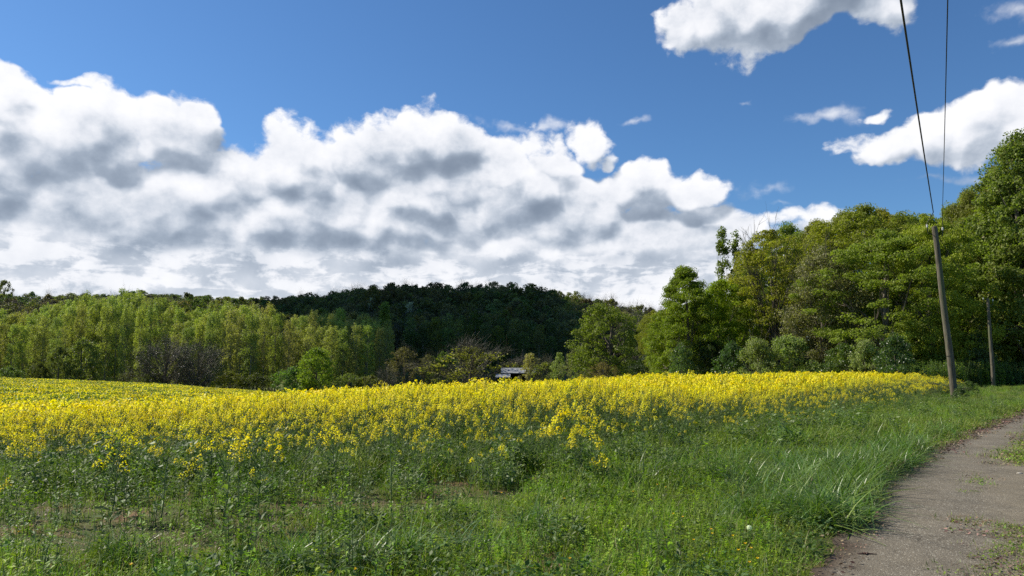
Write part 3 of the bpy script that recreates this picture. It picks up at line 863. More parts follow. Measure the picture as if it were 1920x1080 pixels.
# valley species (seen at 110 to 240 m)
species('fieldoak', 'olive', seed=20, H=14, R=7, cb=.14, prof=prof_wide, nclump=210, cr=1.0, nleaf=85, ls=.27, trunk=.5, limbs=40, inner=.25, lump=.12)
for q in range(4):
    species('poplar%d' % q, ('poplar', 'poplar', 'poplar_b', 'poplar_b')[q], 'bark_pale', seed=30 + q, H=25, R=3.1, cb=.12, prof=prof_poplar, nclump=210, cr=.85, nleaf=30, ls=.32, trunk=.2, limbs=16, inner=.1, bend=.005, twigs=30, lump=.16, flat=1.1)
species('poplar_shade', 'wood_a', 'bark_pale', seed=37, H=24, R=3.1, cb=.12, prof=prof_poplar, nclump=190, cr=.85, nleaf=28, ls=.34, trunk=.22, limbs=12, inner=.1, bend=.005, twigs=30)  # darker leaf than the sunlit poplars: cloud shade partly put into the colour
species('lumpy', 'wood_a', seed=49, H=9, R=4.5, cb=.05, prof=prof_round, nclump=120, cr=1.0, nleaf=60, ls=.32, trunk=.3, limbs=14, lump=.35)
species('roundbush', 'olive', seed=40, H=9, R=4.5, cb=.03, prof=prof_round, nclump=170, cr=1.0, nleaf=50, ls=.32, trunk=.3, limbs=10, lump=.1)
species('darkbush', 'wood_a', seed=41, H=5, R=4, cb=.0, prof=prof_round, nclump=110, cr=.8, nleaf=45, ls=.28, trunk=.2, limbs=8)
species('greytree', 'twig_grey', twigmat='twig', seed=42, H=10, R=5, cb=.18, prof=prof_round, nclump=120, cr=.8, nleaf=16, ls=.2, trunk=.3, limbs=50, twigs=520, lump=.08)
species('greengrey', 'wood_b', seed=43, H=8, R=4.5, cb=.05, prof=prof_round, nclump=140, cr=.8, nleaf=34, ls=.25, trunk=.25, limbs=26, twigs=120)
species('spire', 'wood_a', seed=44, H=17, R=2.2, cb=.02, prof=prof_spire, nclump=150, cr=.8, nleaf=36, ls=.35, trunk=.25, limbs=0)
species('yellowsmall', 'yellowtree', seed=45, H=6, R=2.0, cb=.12, prof=prof_ovoid, nclump=80, cr=.45, nleaf=50, ls=.18, trunk=.12, limbs=8)
species('silversmall', 'silver', seed=46, H=6, R=2.3, cb=.05, prof=prof_ovoid, nclump=80, cr=.5, nleaf=44, ls=.2, trunk=.12, limbs=8)
species('whitetree', 'white', seed=47, H=9, R=4, cb=.15, prof=prof_round, nclump=90, cr=.9, nleaf=28, ls=.35, trunk=.25, limbs=10)
species('hilldome', 'wood_d', seed=48, H=12, R=6, cb=.05, prof=prof_round, nclump=110, cr=1.3, nleaf=30, ls=.5, trunk=.3, limbs=10, lump=.12)
#PLACE

# ------------------------------------------------------------------ the hill woods (far-off masses)
HILL = []
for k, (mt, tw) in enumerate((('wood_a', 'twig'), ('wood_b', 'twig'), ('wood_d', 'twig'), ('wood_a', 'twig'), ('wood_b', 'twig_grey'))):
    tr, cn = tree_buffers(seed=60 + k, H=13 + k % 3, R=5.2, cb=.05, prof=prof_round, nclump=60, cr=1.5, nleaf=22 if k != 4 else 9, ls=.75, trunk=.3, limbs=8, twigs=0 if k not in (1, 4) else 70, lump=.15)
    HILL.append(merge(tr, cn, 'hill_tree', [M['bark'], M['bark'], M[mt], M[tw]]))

def build_woods():
    rng = np.random.default_rng(77)
    L_, R_ = [], []
    y = 240.0
    while y < 545:
        for x in np.arange(-1.15 * y, .30 * y, 6.6):
            px_, y_ = x + rng.normal(0, 1.8), y + rng.normal(0, 2.5)
            u = px_ / y_; px = 960 + u * F
            z = h1(px_, y_)
            if px < 560 and z < -1.5: continue
            if px > 560 and y_ < 258: continue
            s = rng.uniform(.75, 1.2)
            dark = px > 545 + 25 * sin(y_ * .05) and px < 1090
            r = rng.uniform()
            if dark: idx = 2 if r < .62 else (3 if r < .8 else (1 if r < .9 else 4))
            elif px >= 1090: idx = 0 if r < .35 else (1 if r < .75 else 4)
            else:
                br = vnoise(np.array([px_]), np.array([y_]), .012, 5)[0]
                idx = (1 if r < .55 else 4) if (br > .58 or px < 170) and y_ < 440 else (0 if r < .6 else (3 if r < .85 else 2))
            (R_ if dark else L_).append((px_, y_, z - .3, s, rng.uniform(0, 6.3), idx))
        y += 6.5
    for nm, lst, lab in (('wood', L_, 'mixed green and bronze woodland covering the sunlit left hill and the far right shoulder'),
                         ('dark_wood', R_, 'dark woodland covering the shaded central hill')):
        A = np.array(lst)
        scatter(nm, A[:, :3], A[:, 4], np.stack([A[:, 3], A[:, 3], A[:, 3] * np.where(rng.uniform(size=len(A)) < .1, 1.15, 1)], 1), A[:, 5].astype(int), HILL, lab)
    return len(L_), len(R_)
print('woods', build_woods())

# ------------------------------------------------------------------ poplar plantation in the valley
def poplars():
    rng = np.random.default_rng(5)
    def topline(px):
        return np.interp(px, [-150, 0, 60, 150, 250, 330, 345, 390, 400, 470, 545, 560, 600, 640, 710, 725], [596, 594, 590, 566, 560, 574, 600, 588, 576, 578, 586, 606, 592, 592, 602, 606])
    n = 0
    for row, (D, dy, step) in enumerate(((228, -6, 16), (214, 0, 17), (200, 6, 18), (188, 14, 22))):
        px = -120 + row * 7.0
        while px < 712:
            px += step * rng.uniform(.75, 1.25)
            if 528 < px < 552 and row < 3: continue
            t = topline(px) + dy + rng.normal(0, 6)
            bronze = (px > 430 and rng.uniform() < .7) or (px < 120 and rng.uniform() < .35) or rng.uniform() < .15
            key = 'poplar%d' % (rng.integers(2, 4) if bronze else rng.integers(0, 2))
            place = ('hindmost', 'second', 'third', 'front')[row] + ' row of the sunlit plantation'
            grp = ('bronze poplars in the ' if bronze else 'pale green poplars in the ') + place
            lab = 'slender ' + ('bronze leaved' if bronze else 'pale green') + ' poplar in the ' + place
            _x = '' if bronze else 'pale green poplars in the valley plantation'
            plant_tree('poplar_tree', key, px, t, rng.uniform(11, 15.5), D + rng.normal(0, 2.5), lab, 'poplar tree', grp, rot=rng.uniform(0, 6.3))
            n += 1
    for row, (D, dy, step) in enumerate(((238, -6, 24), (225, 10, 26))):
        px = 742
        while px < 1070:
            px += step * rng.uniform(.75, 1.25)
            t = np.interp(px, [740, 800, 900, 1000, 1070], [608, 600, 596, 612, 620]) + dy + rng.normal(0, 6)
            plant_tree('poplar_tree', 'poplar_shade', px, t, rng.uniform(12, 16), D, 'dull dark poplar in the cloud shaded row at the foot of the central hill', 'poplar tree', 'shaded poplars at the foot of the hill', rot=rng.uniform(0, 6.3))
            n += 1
    return n
print('poplars', poplars())

# ------------------------------------------------------------------ single trees and bushes of the valley
VALLEY = [
    ('bush', 'darkbush', 18, 690, 24, 160, 'low green bush at the far left end of the valley hedge', 'bush'),
    ('bush', 'darkbush', 74, 684, 20, 165, 'small green bush left of the lumpy ivy tree in the valley', 'bush'),
    ('tree', 'darkbush', 112, 655, 24, 166, 'dark ivy covered tree leaning against the lumpy green tree', 'tree'),
    ('tree', 'lumpy', 158, 641, 34, 168, 'lumpy dark green tree with a rounded lit top in front of the poplars', 'tree'),
    ('bush', 'greengrey', 243, 700, 28, 160, 'low grey green bush beside the two bare round trees', 'bush'),
    ('bush', 'darkbush', 290, 697, 20, 160, 'dark low bush under the left bare round tree', 'bush'),
    ('bare_tree', 'greytree', 312, 641, 50, 160, 'leafless dark grey round tree, left one of the pair', 'bare tree'),
    ('bare_tree', 'greytree', 372, 647, 46, 157, 'leafless dark grey round tree, right one of the pair', 'bare tree'),
    ('bush', 'darkbush', 432, 700, 30, 162, 'dark hedge bush at the foot of the bronze poplars', 'bush'),
    ('bush', 'darkbush', 482, 703, 30, 160, 'dark hedge bush left of the twin olive bushes', 'bush'),
    ('bush', 'darkbush', 548, 692, 32, 158, 'broad olive bush just left of the bright round bush', 'bush'),
    ('round_bush', 'roundbush', 594, 656, 32, 156, 'bright green round tree with a domed crown above the yellow crop', 'tree'),
    ('bush', 'darkbush', 655, 703, 26, 160, 'green bush just right of the bright domed tree', 'bush'),
    ('bush', 'darkbush', 695, 706, 26, 158, 'small sunlit bush at the right end of the valley hedge', 'bush'),
    ('spire_tree', 'spire', 722, 570, 15, 214, 'tall narrow dark spire shaped tree before the dark hill', 'tree'),
    ('tree', 'greengrey', 758, 655, 30, 180, 'dull grey green rounded tree right of the spire tree', 'tree'),
    ('tree', 'greengrey', 803, 668, 20, 185, 'smaller dull tree between two wider ones in the shaded valley', 'tree'),
    ('tree', 'darkbush', 832, 664, 26, 186, 'dark green tree behind the bare brown thicket', 'tree'),
    ('bare_bush', 'greytree', 725, 690, 20, 150, 'small bare grey bush at the edge of the pale meadow', 'bush'),
    ('bare_bush', 'bareshrub', 882, 655, 70, 154, 'wide bare brown thicket left of the barn', 'bush'),
    ('yellow_tree', 'yellowsmall', 996, 662, 19, 146, 'small golden yellow tree beside the barn roof', 'tree'),
    ('bare_bush', 'bareshrub', 1022, 682, 30, 144, 'low brown bush right of the golden tree', 'bush'),
    ('tree', 'silversmall', 1048, 663, 18, 140, 'small silvery green tree between the barn and the oak', 'tree'),
    ('tree', 'greengrey', 1084, 655, 30, 132, 'grey green bushy tree under the left side of the field oak', 'tree'),
    ('oak_tree', 'fieldoak', 1140, 577, 74, 118, 'large round field oak standing alone in the valley', 'tree'),
    ('bare_tree', 'greytree', 1196, 600, 38, 128, 'dark bare branched tree behind the right side of the field oak', 'bare tree'),
    ('tree', 'bronze', 1226, 588, 28, 108, 'rusty brown tree at the left end of the right hand wood', 'tree'),
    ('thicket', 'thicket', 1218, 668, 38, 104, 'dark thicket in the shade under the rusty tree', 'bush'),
    ('bush', 'greengrey', 1130, 683, 30, 108, 'low bush at the foot of the field oak', 'bush'),
    ('blossom_tree', 'whitetree', 769, 568, 13, 330, 'white blossoming tree on the dark hillside, left and larger one', 'tree'),
    ('blossom_tree', 'whitetree', 839, 574, 7, 330, 'small white blossoming tree on the dark hillside, right one', 'tree'),
    ('blossom_tree', 'whitetree', 696, 560, 6, 350, 'faint pale blossoming tree high on the dark hillside', 'tree'),
]
for nm, key, px, top, half, D, lab, cat in VALLEY:
    plant_tree(nm, key, px, top, half, D, lab, cat)
skyl = np.random.default_rng(3)
for q, (px, top, half, D) in enumerate(((10, 527, 16, 505), (620, 556, 14, 398), (700, 535, 15, 398), (733, 531, 17, 398), (820, 531, 19, 398), (873, 530, 18, 398), (925, 529, 20, 398), (1000, 533, 18, 398), (1040, 545, 20, 398))):
    plant_tree('skyline_tree', 'hilldome', px, top, half, D,
               ['dark round tree alone on the skyline at the far left', 'low dark crown where the central hill starts to rise', 'dark crown on the left shoulder of the central hill', 'dark domed crown left of the hilltop',
                'dark domed crown at the middle of the hilltop', 'dark crown just right of the hilltop middle', 'broad dark crown on the right half of the hilltop', 'crown near the right end of the hilltop', 'crown on the slope where the hilltop drops to the right'][q], 'tree', leafmat=None)

# ------------------------------------------------------------------ the right-hand wood
WOOD = [
    # name, species, px, top, half, depth, label
    ('maple_tree', 'maple', 1284, 508, 66, 66, 'bright green tree with a pointed top at the left end of the wood'),
    ('tree', 'lime', 1248, 600, 30, 70, 'small yellow green tree leaning out at the left end of the wood'),
    ('maple_tree', 'maple2', 1352, 532, 54, 68, 'dark green tree between the pointed tree and the twiggy oak'),
    ('twin_tree', 'twin', 1366, 430, 22, 88, 'tall thin tree with two upright leaders above the wood'),
    ('oak_tree', 'oakthin', 1440, 432, 68, 66, 'twiggy oak with thin bronze leaves and sky showing through'),
    ('tree', 'olive', 1405, 500, 32, 75, 'olive tree behind the left edge of the twiggy oak'),
    ('tree', 'bronze', 1540, 428, 66, 78, 'broad olive bronze tree behind the pale blossoming tree'),
    ('tree', 'bronze', 1618, 397, 84, 74, 'tallest dome shaped bronze green tree in the middle of the wood'),
    ('tree', 'olive', 1690, 412, 50, 72, 'olive tree right of the dome shaped bronze tree'),
    ('blossom_tree', 'grey', 1540, 478, 62, 60, 'pale grey brown tree in fading blossom at the wood edge'),
    ('tree', 'lime', 1660, 440, 92, 56, 'wide yellow green tree before the dome of the wood'),
    ('tree', 'lime', 1738, 412, 64, 55, 'yellow green tree behind the leaning pole'),
    ('tall_tree', 'tall', 1912, 262, 105, 56, 'tallest oak with a pointed dark olive crown at the right'),
    ('tree', 'lime', 1990, 300, 70, 62, 'bronze green tree at the right border behind the tall oak'),
    ('maple_tree', 'maple2', 1885, 395, 92, 60, 'large fresh green tree leaning over the path at the right'),
    ('maple_tree', 'maple', 1800, 500, 56, 60, 'fresh green tree between the two poles'),
    ('tree', 'olive', 1818, 372, 52, 62, 'olive tree below the tall oak and right of the leaning pole'),
    ('tree', 'maple2', 1995, 330, 110, 58, 'green tree beyond the right border overhanging the path'),
    ('tree', 'olive', 1480, 520, 50, 76, 'shaded olive tree behind the pale blossoming tree'),
    ('tree', 'maple', 1600, 530, 60, 64, 'green tree low between the blossoming tree and the wide yellow green tree'),
]
for nm, key, px, top, half, D, lab in WOOD:
    plant_tree(nm, key, px, top, half, D, lab, 'tree', wide=1.0 if key in ('twin', 'maple') else 1.15, rot=.2 if key == 'twin' else None)
for q, (px, top, half, D) in enumerate(((1262, 580, 50, 84), (1330, 560, 60, 86), (1412, 478, 52, 84), (1478, 432, 62, 90), (1530, 424, 60, 86), (1580, 408, 70, 88), (1650, 404, 70, 86), (1715, 416, 70, 80), (1778, 408, 50, 72), (1812, 370, 60, 70), (1862, 330, 50, 70), (1960, 300, 80, 60))):
    plant_tree('inner_tree', 'olive' if q % 2 else 'bronze', px, top, half, D, 'tree standing deep inside the wood behind the front row', 'tree', 'trees deep inside the right hand wood')
SHRUBS = [('shrub', 'shrub', 1276, 650, 30, 58, 'pale green ivy clad shrub at the left end of the wood'),
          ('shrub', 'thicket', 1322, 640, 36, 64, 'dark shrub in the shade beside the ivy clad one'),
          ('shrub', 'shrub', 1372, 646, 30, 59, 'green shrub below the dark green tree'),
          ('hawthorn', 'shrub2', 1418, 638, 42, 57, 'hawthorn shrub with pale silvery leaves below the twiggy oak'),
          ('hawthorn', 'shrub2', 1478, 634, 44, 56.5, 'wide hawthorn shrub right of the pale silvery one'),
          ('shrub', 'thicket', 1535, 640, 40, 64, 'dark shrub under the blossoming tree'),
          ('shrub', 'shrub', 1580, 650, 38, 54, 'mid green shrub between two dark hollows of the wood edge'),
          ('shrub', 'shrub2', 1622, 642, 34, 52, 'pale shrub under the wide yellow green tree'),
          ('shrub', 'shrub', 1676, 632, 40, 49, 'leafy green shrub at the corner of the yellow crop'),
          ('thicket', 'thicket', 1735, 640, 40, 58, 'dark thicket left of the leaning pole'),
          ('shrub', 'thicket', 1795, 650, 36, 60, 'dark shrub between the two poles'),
          ('shrub', 'shrub', 1834, 628, 30, 53.5, 'tangled shrub beside the smaller pole'),
          ('shrub', 'shrub', 1895, 650, 30, 60, 'shrub in the shade beside the end of the path'),
          ('bramble', 'bareshrub', 1752, 722, 36, 37, 'low bramble thicket with bare stems left of the leaning pole'),
          ('ivy', 'shrub', 1800, 727, 12, 31.6, 'small dark leafy tuft at the foot of the leaning pole'),
          ('bramble', 'shrub', 1815, 716, 14, 38, 'small green bush behind the foot of the leaning pole')]
for nm, key, px, top, half, D, lab in SHRUBS:
    plant_tree(nm, key, px, top, half, D, lab, 'shrub')

def undergrowth():
    rng = np.random.default_rng(71); P = []
    for px in np.arange(1225, 1990, 2.2):
        for _ in range(3):
            D = np.interp(px, [1225, 1400, 1600, 1760, 1850, 1990], [66, 62, 55, 51, 53, 56]) + abs(rng.normal(0, 2.2)) - 1.5
            x, y, _z = at_px(px + rng.normal(0, 4), 700, D)
            if path_x(y) - x < .6: continue
            P.append((x, y, h1(x, y)))
    P = np.array(P); n = len(P); s = rng.uniform(.5, 1.35, n)
    scatter('undergrowth', P, rng.uniform(0, 6.3, n), s, rng.integers(0, 2, n), [plant_mesh('nettle', 400), plant_mesh('nettle', 401)], 'tangled nettles and saplings along the foot of the right hand wood')
undergrowth()

# ------------------------------------------------------------------ poles and wires
M['pole'] = rough_mat('weathered_wood', (.06, .05, .036), (.16, .14, .10), 5, stretch=(4, 4, .35), bump=.6, c=(.10, .11, .055))
M['iron'] = rough_mat('dark_iron', (.03, .03, .03), (.07, .065, .06), 20, .6, .1, metallic=.6)
M['porcelain'] = rough_mat('insulator', (.5, .48, .42), (.65, .62, .56), 20, .3, 0)
M['cable'] = rough_mat('black_cable', (.012, .012, .014), (.025, .025, .028), 20, .6, 0)

def pole(bpx, bpy_, tpx, tpy, D, r0, r1, label):
    x0, y0, _ = at_px(bpx, bpy_, D); z0 = h1(x0, y0)
    x1, y1, z1 = at_px(tpx, tpy, D)
    o = bpy.data.objects.new('utility_pole', None); COL.objects.link(o); o.location = (x0, y0, z0)
    tag(o, label, 'utility pole')
    b = np.array([x0, y0, z0]); t = np.array([x1, y1, z1])
    d = t - b
    g = G(); n = 9; ts = np.linspace(-.04, 1, n)
    rng = np.random.default_rng(int(bpx))
    g.tube([d * q + np.array([.02 * sin(q * 9), .02 * cos(q * 7), 0]) for q in ts], [(r0 + (r1 - r0) * max(q, 0)) * rng.uniform(.97, 1.03) for q in ts], 14, 0, .5, cap=True)
    link('shaft', g.mesh('shaft', [M['pole']]), o)
    g = G(); a = d - np.array([0, 0, .35])
    g.tube([a + [-r1 * 1.0, 0, 0], a + [-r1 - .22, -.05, .05], a + [-r1 - .24, -.05, .3]], .018, 6)
    g.tube([a + [r1, 0, -.12], a + [r1 + .2, -.05, -.07], a + [r1 + .22, -.05, .18]], .018, 6)
    link('bracket', g.mesh('bracket', [M['iron']]), o)
    for q, c in enumerate((a + [-r1 - .24, -.05, .3], a + [r1 + .22, -.05, .18])):
        g = G(); zz = np.linspace(0, .14, 8)
        g.tube([c + [0, 0, k] for k in zz], [.03, .045, .03, .05, .03, .045, .035, .005], 10)
        link('insulator', g.mesh('insulator', [M['porcelain']]), o)
    g = G(); g.tube([d * .25 + np.array([0, 0, 0]), d * .253], r0 * .97, 14); link('band', g.mesh('band', [M['iron']]), o)
    return b, t
b1, t1 = pole(1791, 758, 1752, 425, 32, .15, .105, 'leaning weathered wooden pole at the end of the crop')
b2, t2 = pole(1863, 724, 1852, 560, 50, .125, .09, 'smaller upright wooden pole half hidden among leaves behind the leaning one')

def wire(points, r, label, name='overhead_wire'):
    P = []
    for k in range(len(points) - 1):
        a, b = np.array(points[k]), np.array(points[k + 1])
        for q in np.linspace(0, 1, 14)[(1 if k else 0):]:
            P.append(a * (1 - q) + b * q - np.array([0, 0, .0]))
    g = G(); g.tube(P, r, 6)
    tag(link(name, g.mesh(name, [M['cable']])), label, 'overhead wire')
pA = at_px(1750, 398, 32); pB = at_px(1689, 0, 12); vA = np.array(pB) - np.array(pA)
def curve(pA, pB, sagx):
    pA, pB = np.array(pA), np.array(pB)
    out = []
    for q in np.linspace(0, 2.2, 30):
        p = pA + (pB - pA) * q
        p[2] = pA[2] + (pB[2] - pA[2]) * q - sagx * q * (1 - q)
        out.append(p)
    return out
def tube_wire(P, r, label):
    g = G(); g.tube(P, r, 6); tag(link('overhead_wire', g.mesh('overhead_wire', [M['cable']])), label, 'overhead wire')
tube_wire([t1 + np.array([-r_, 0, .05]) for r_ in (.38,)] + curve(pA, pB, .35), 0.019, 'thicker black overhead wire running down to the leaning pole from the top of the sky')
tube_wire([t1 + np.array([.36, 0, -.03])] + curve(at_px(1767, 400, 32), at_px(1777, 0, 12), .25), .011, 'thinner overhead wire to the right of the thick one')
tube_wire([t1 * (1 - q) + t2 * q - np.array([0, 0, 1.2 * q * (1 - q) + .2]) for q in np.linspace(0, 1, 12)], .012, 'thin wire strung between the two poles before the leaves')

# ------------------------------------------------------------------ barn in the valley
def barn():
    D = 150.0
    M['tin'] = rough_mat('corrugated_roof', (.20, .205, .21), (.34, .345, .35), 1.2, .6, .1, stretch=(3, 1, 1))
    M['boards'] = rough_mat('dark_boards', (.02, .018, .016), (.06, .05, .042), 6, stretch=(6, 6, .5))
    M['redpaint'] = rough_mat('red_machine', (.16, .03, .025), (.25, .06, .05), 6)
    x0, x1 = -2.2, 5.2; gz = h1(1, D)
    o = bpy.data.objects.new('barn', None); COL.objects.link(o); o.location = (0, D, gz)
    tag(o, 'open fronted dark barn with a pale metal roof in the valley', 'barn')
    zt, ze = .58 - gz, -.42 - gz
    def roof(xa, xb, ya, yb, za, zb, par):
        g = G(); n = int((xb - xa) / .11); xs = np.linspace(xa, xb, n * 2 + 1); dz = .018 * np.sin(np.arange(len(xs)) * pi / 2)
        for k in range(len(xs) - 1):
            g.quads(np.array([[(xs[k], ya, za + dz[k]), (xs[k + 1], ya, za + dz[k + 1]), (xs[k + 1], yb, zb + dz[k + 1]), (xs[k], yb, zb + dz[k])]]))
            g.quads(np.array([[(xs[k], ya, za + dz[k] - .05), (xs[k], yb, zb + dz[k] - .05), (xs[k + 1], yb, zb + dz[k + 1] - .05), (xs[k + 1], ya, za + dz[k + 1] - .05)]]))
            g.quads(np.array([[(xs[k], ya, za + dz[k] - .05), (xs[k + 1], ya, za + dz[k + 1] - .05), (xs[k + 1], ya, za + dz[k + 1]), (xs[k], ya, za + dz[k])]]))
        link('roof', g.mesh('roof', [M['tin']]), o)
    roof(x0, x1, -2.6, 1.2, ze, zt, o)
    roof(x0, x1, 4.6, 1.22, ze, zt, o)
    roof(-3.2, -.3, -5.2, -2.7, ze - .78, ze - .16, o)
    g = G()
    g.box((x0 + .2, 4.2, -.3), (x1 - .2, 4.35, ze - .1))
    g.box((x0 + .2, -2.3, -.3), (x0 + .32, 4.19, ze - .1)); g.box((x1 - .32, -2.3, -.3), (x1 - .2, 4.19, ze - .1))
    link('wall', g.mesh('wall', [M['boards']]), o)
    g = G(); g.box((-3.05, -4.9, -.3), (-2.95, -2.5, ze - .85)); g.box((-3.05, -2.49, -.3), (x0 + .19, -2.4, ze - .6)); link('side_wall', g.mesh('side_wall', [M['boards']]), o)
    for x in (-.45, 1.4, 3.2, 4.85):
        g = G(); g.box((x, -2.5, -.3), (x + .16, -2.34, ze - .02)); link('post', g.mesh('post', [M['boards']]), o)
    t = bpy.data.objects.new('trailer', None); COL.objects.link(t); t.location = (1.0, D - .5, gz)
    tag(t, 'dull red farm trailer parked inside the barn', 'trailer')
    g = G(); g.box((-1.1, -1, .9), (1.1, 2, 1.0)); g.box((-1.1, -1, 1.0), (-1.05, 2, 2.9)); g.box((1.05, -1, 1.0), (1.1, 2, 2.9)); g.box((-1.04, -1, 1.0), (1.04, -.95, 2.9)); g.box((-1.04, 1.95, 1.0), (1.04, 2, 2.9))
    link('body', g.mesh('body', [M['redpaint']]), t)
    for sx_ in (-.95, .95):
        g = G(); g.tube([(sx_ - .12, .5, .45), (sx_ - .119, .5, .45), (sx_ + .12, .5, .45), (sx_ + .121, .5, .45)], [.02, .45, .45, .02], 14); link('wheel', g.mesh('wheel', [M['cable']]), t)
barn()

# ------------------------------------------------------------------ rapeseed crop
RAPE, RAPE_BUF = [], []
for k in range(8):
    s, f = rape_buffers(100 + k, H=1.0 + .06 * (k % 3), heads=8 + k % 3, flower=(1, .9, .8, .6, .45, .4, .3, .25)[k])
    RAPE_BUF.append((s.mesh('rapeseed_plant', [M['stem'], M['rapeleaf']]), f.mesh('rapeseed_flowers', [M['petal']])))
    RAPE.append(merge(s, f, 'rapeseed', [M['stem'], M['rapeleaf'], M['petal']]))
RFAR = []
for k in range(4):
    s, f = rape_buffers(120 + k, H=1.03 + .05 * (k % 2), heads=9, near=False, fl=.045, leafy=.8)
    RFAR.append(merge(s, f, 'rapeseed_far', [M['stem'], M['rapeleaf'], M['petal_far']]))

def crop_density(x, y):
    d = y - edge_y(x)
    return d

def rape_field():
    rng = np.random.default_rng(21)
    pts = []
    # jittered rows over the fan
    for y0 in np.arange(8.6, 66, .30):
        sp = .26 if y0 < 26 else .32
        xs = np.arange(-.86 * y0 - 2, min(.62 * y0 + 1, 40), sp)
        x = xs + rng.normal(0, .09, len(xs)); y = y0 + rng.normal(0, .09, len(xs))
        d = y - edge_y(x)
        keep = (d > 0) & (rng.uniform(0, 1, len(x)) < np.clip(.26 + d * .13, 0, 1))
        pts.append(np.stack([x[keep], y[keep], d[keep]], 1))
    A = np.concatenate(pts)
    hn = vnoise(A[:, 0], A[:, 1], .35, 3) ; hm = vnoise(A[:, 0], A[:, 1], 1.6, 8)
    A = A[rng.uniform(0, 1, len(A)) < .72 + .5 * hm]
    hn = vnoise(A[:, 0], A[:, 1], .35, 3)
    H = (.80 + .22 * hn + rng.normal(0, .09, len(A))) * np.clip(.62 + .09 * np.clip(A[:, 2], 0, 9), .5, 1.02) * (1 - .35 * (rng.uniform(0, 1, len(A)) < .25) * (A[:, 2] < 7))
    z = hgt(A[:, 0], A[:, 1])
    dist = np.hypot(A[:, 0], A[:, 1])
    order = np.argsort(dist)
    inview = np.abs(A[order, 0] / A[order, 1]) < .72
    near = order[inview][:240]
    rest = np.setdiff1d(np.arange(len(A)), near)
    for i in near:
        k = int(rng.integers(0, 8)) if A[i, 2] < 3.0 else int(rng.integers(0, 5))
        s_, f_ = RAPE_BUF[k]
        o = link('rapeseed_plant', s_, None, (A[i, 0], A[i, 1], z[i]))
        o.scale = (H[i] * 1.05, H[i] * 1.05, H[i]); o.rotation_euler = (rng.normal(0, .06), rng.normal(0, .06), rng.uniform(0, 6.3))
        tag(o, 'rapeseed plant with loose yellow flower heads at the near edge of the crop', 'rapeseed plant', 'rapeseed plants along the near edge of the crop')
        link('blossom', f_, o)
    r = A[rest]; dr = dist[rest]
    idx = np.where(r[:, 2] < 4.5, rng.integers(0, 8, len(r)), np.where(dr < 20, rng.integers(0, 4, len(r)), rng.integers(8, 12, len(r))))
    rot = np.stack([rng.normal(0, .06, len(r)), rng.normal(0, .06, len(r)), rng.uniform(0, 6.3, len(r))], 1)
    Hs = H[rest]
    scatter('rapeseed_crop', np.stack([r[:, 0], r[:, 1], z[rest]], 1), rot, np.stack([Hs * 1.1, Hs * 1.1, Hs], 1), idx, RAPE + RFAR, 'dense yellow flowering rapeseed crop')
    print('rape', len(A))
    return near
rape_field()

def far_field():
    rng = np.random.default_rng(31); meshes = []
    for k in range(4):
        g = G(); n = 330
        x, y = rng.uniform(-1.1, 1.1, (2, n)); z = rng.uniform(.85, 1.1, n) + .05 * np.sin(x * 4 + k)
        C = np.stack([x, y, z], 1); N_ = norm(rng.normal(0, .8, (n, 3)) + np.array([0, 0, .6]))
        yel = rng.uniform(0, 1, n) < (.68 if k < 3 else .3)
        q = leaf_quads(C, N_, .13 * rng.uniform(.7, 1.3, n), .12, rng)
        g.quads(q[yel], 0, rng.uniform(0, 1, yel.sum())); g.quads(q[~yel], 1, rng.uniform(0, 1, (~yel).sum()))
        m = 160; x, y = rng.uniform(-1.1, 1.1, (2, m))
        g.quads(leaf_quads(np.stack([x, y, rng.uniform(.2, .85, m)], 1), norm(rng.normal(size=(m, 3))), .3, .12, rng), 1, rng.uniform(0, .6, m))
        meshes.append(g.mesh('crop_patch', [M['petal_far'], M['rapeleaf']]))
    P = []
    for y in np.arange(52, 152, 1.45):
        xs = np.arange(-.95 * y, -.03 * y if y < 100 else -.2 * y, 1.45)
        P.append(np.stack([xs + rng.normal(0, .3, len(xs)), y + rng.normal(0, .3, len(xs))], 1))
    P = np.concatenate(P)
    st = vnoise(P[:, 0] * .35, P[:, 1] * 1.6, .35, 12)
    tram = (np.abs(((P[:, 1] + P[:, 0] * .12) % 15) - 7) < .9) & (vnoise(P[:, 0], P[:, 1], .09, 4) > .42)
    keep = ~tram & (st > .12)
    P = P[keep]; st = st[keep]
    n = len(P)
    idx = np.where(vnoise(P[:, 0] * .3, P[:, 1], .5, 15) + rng.normal(0, .08, n) > .55, 3, rng.integers(0, 3, n))
    s = np.stack([np.full(n, 1.0), np.full(n, 1.0), rng.uniform(.85, 1.1, n)], 1)
    scatter('far_crop', np.stack([P[:, 0], P[:, 1], hgt(P[:, 0], P[:, 1])], 1), rng.uniform(0, 6.3, n), s, idx, meshes, 'duller yellow green rapeseed on the rise beyond the dip at the left')
    print('far', n)
far_field()

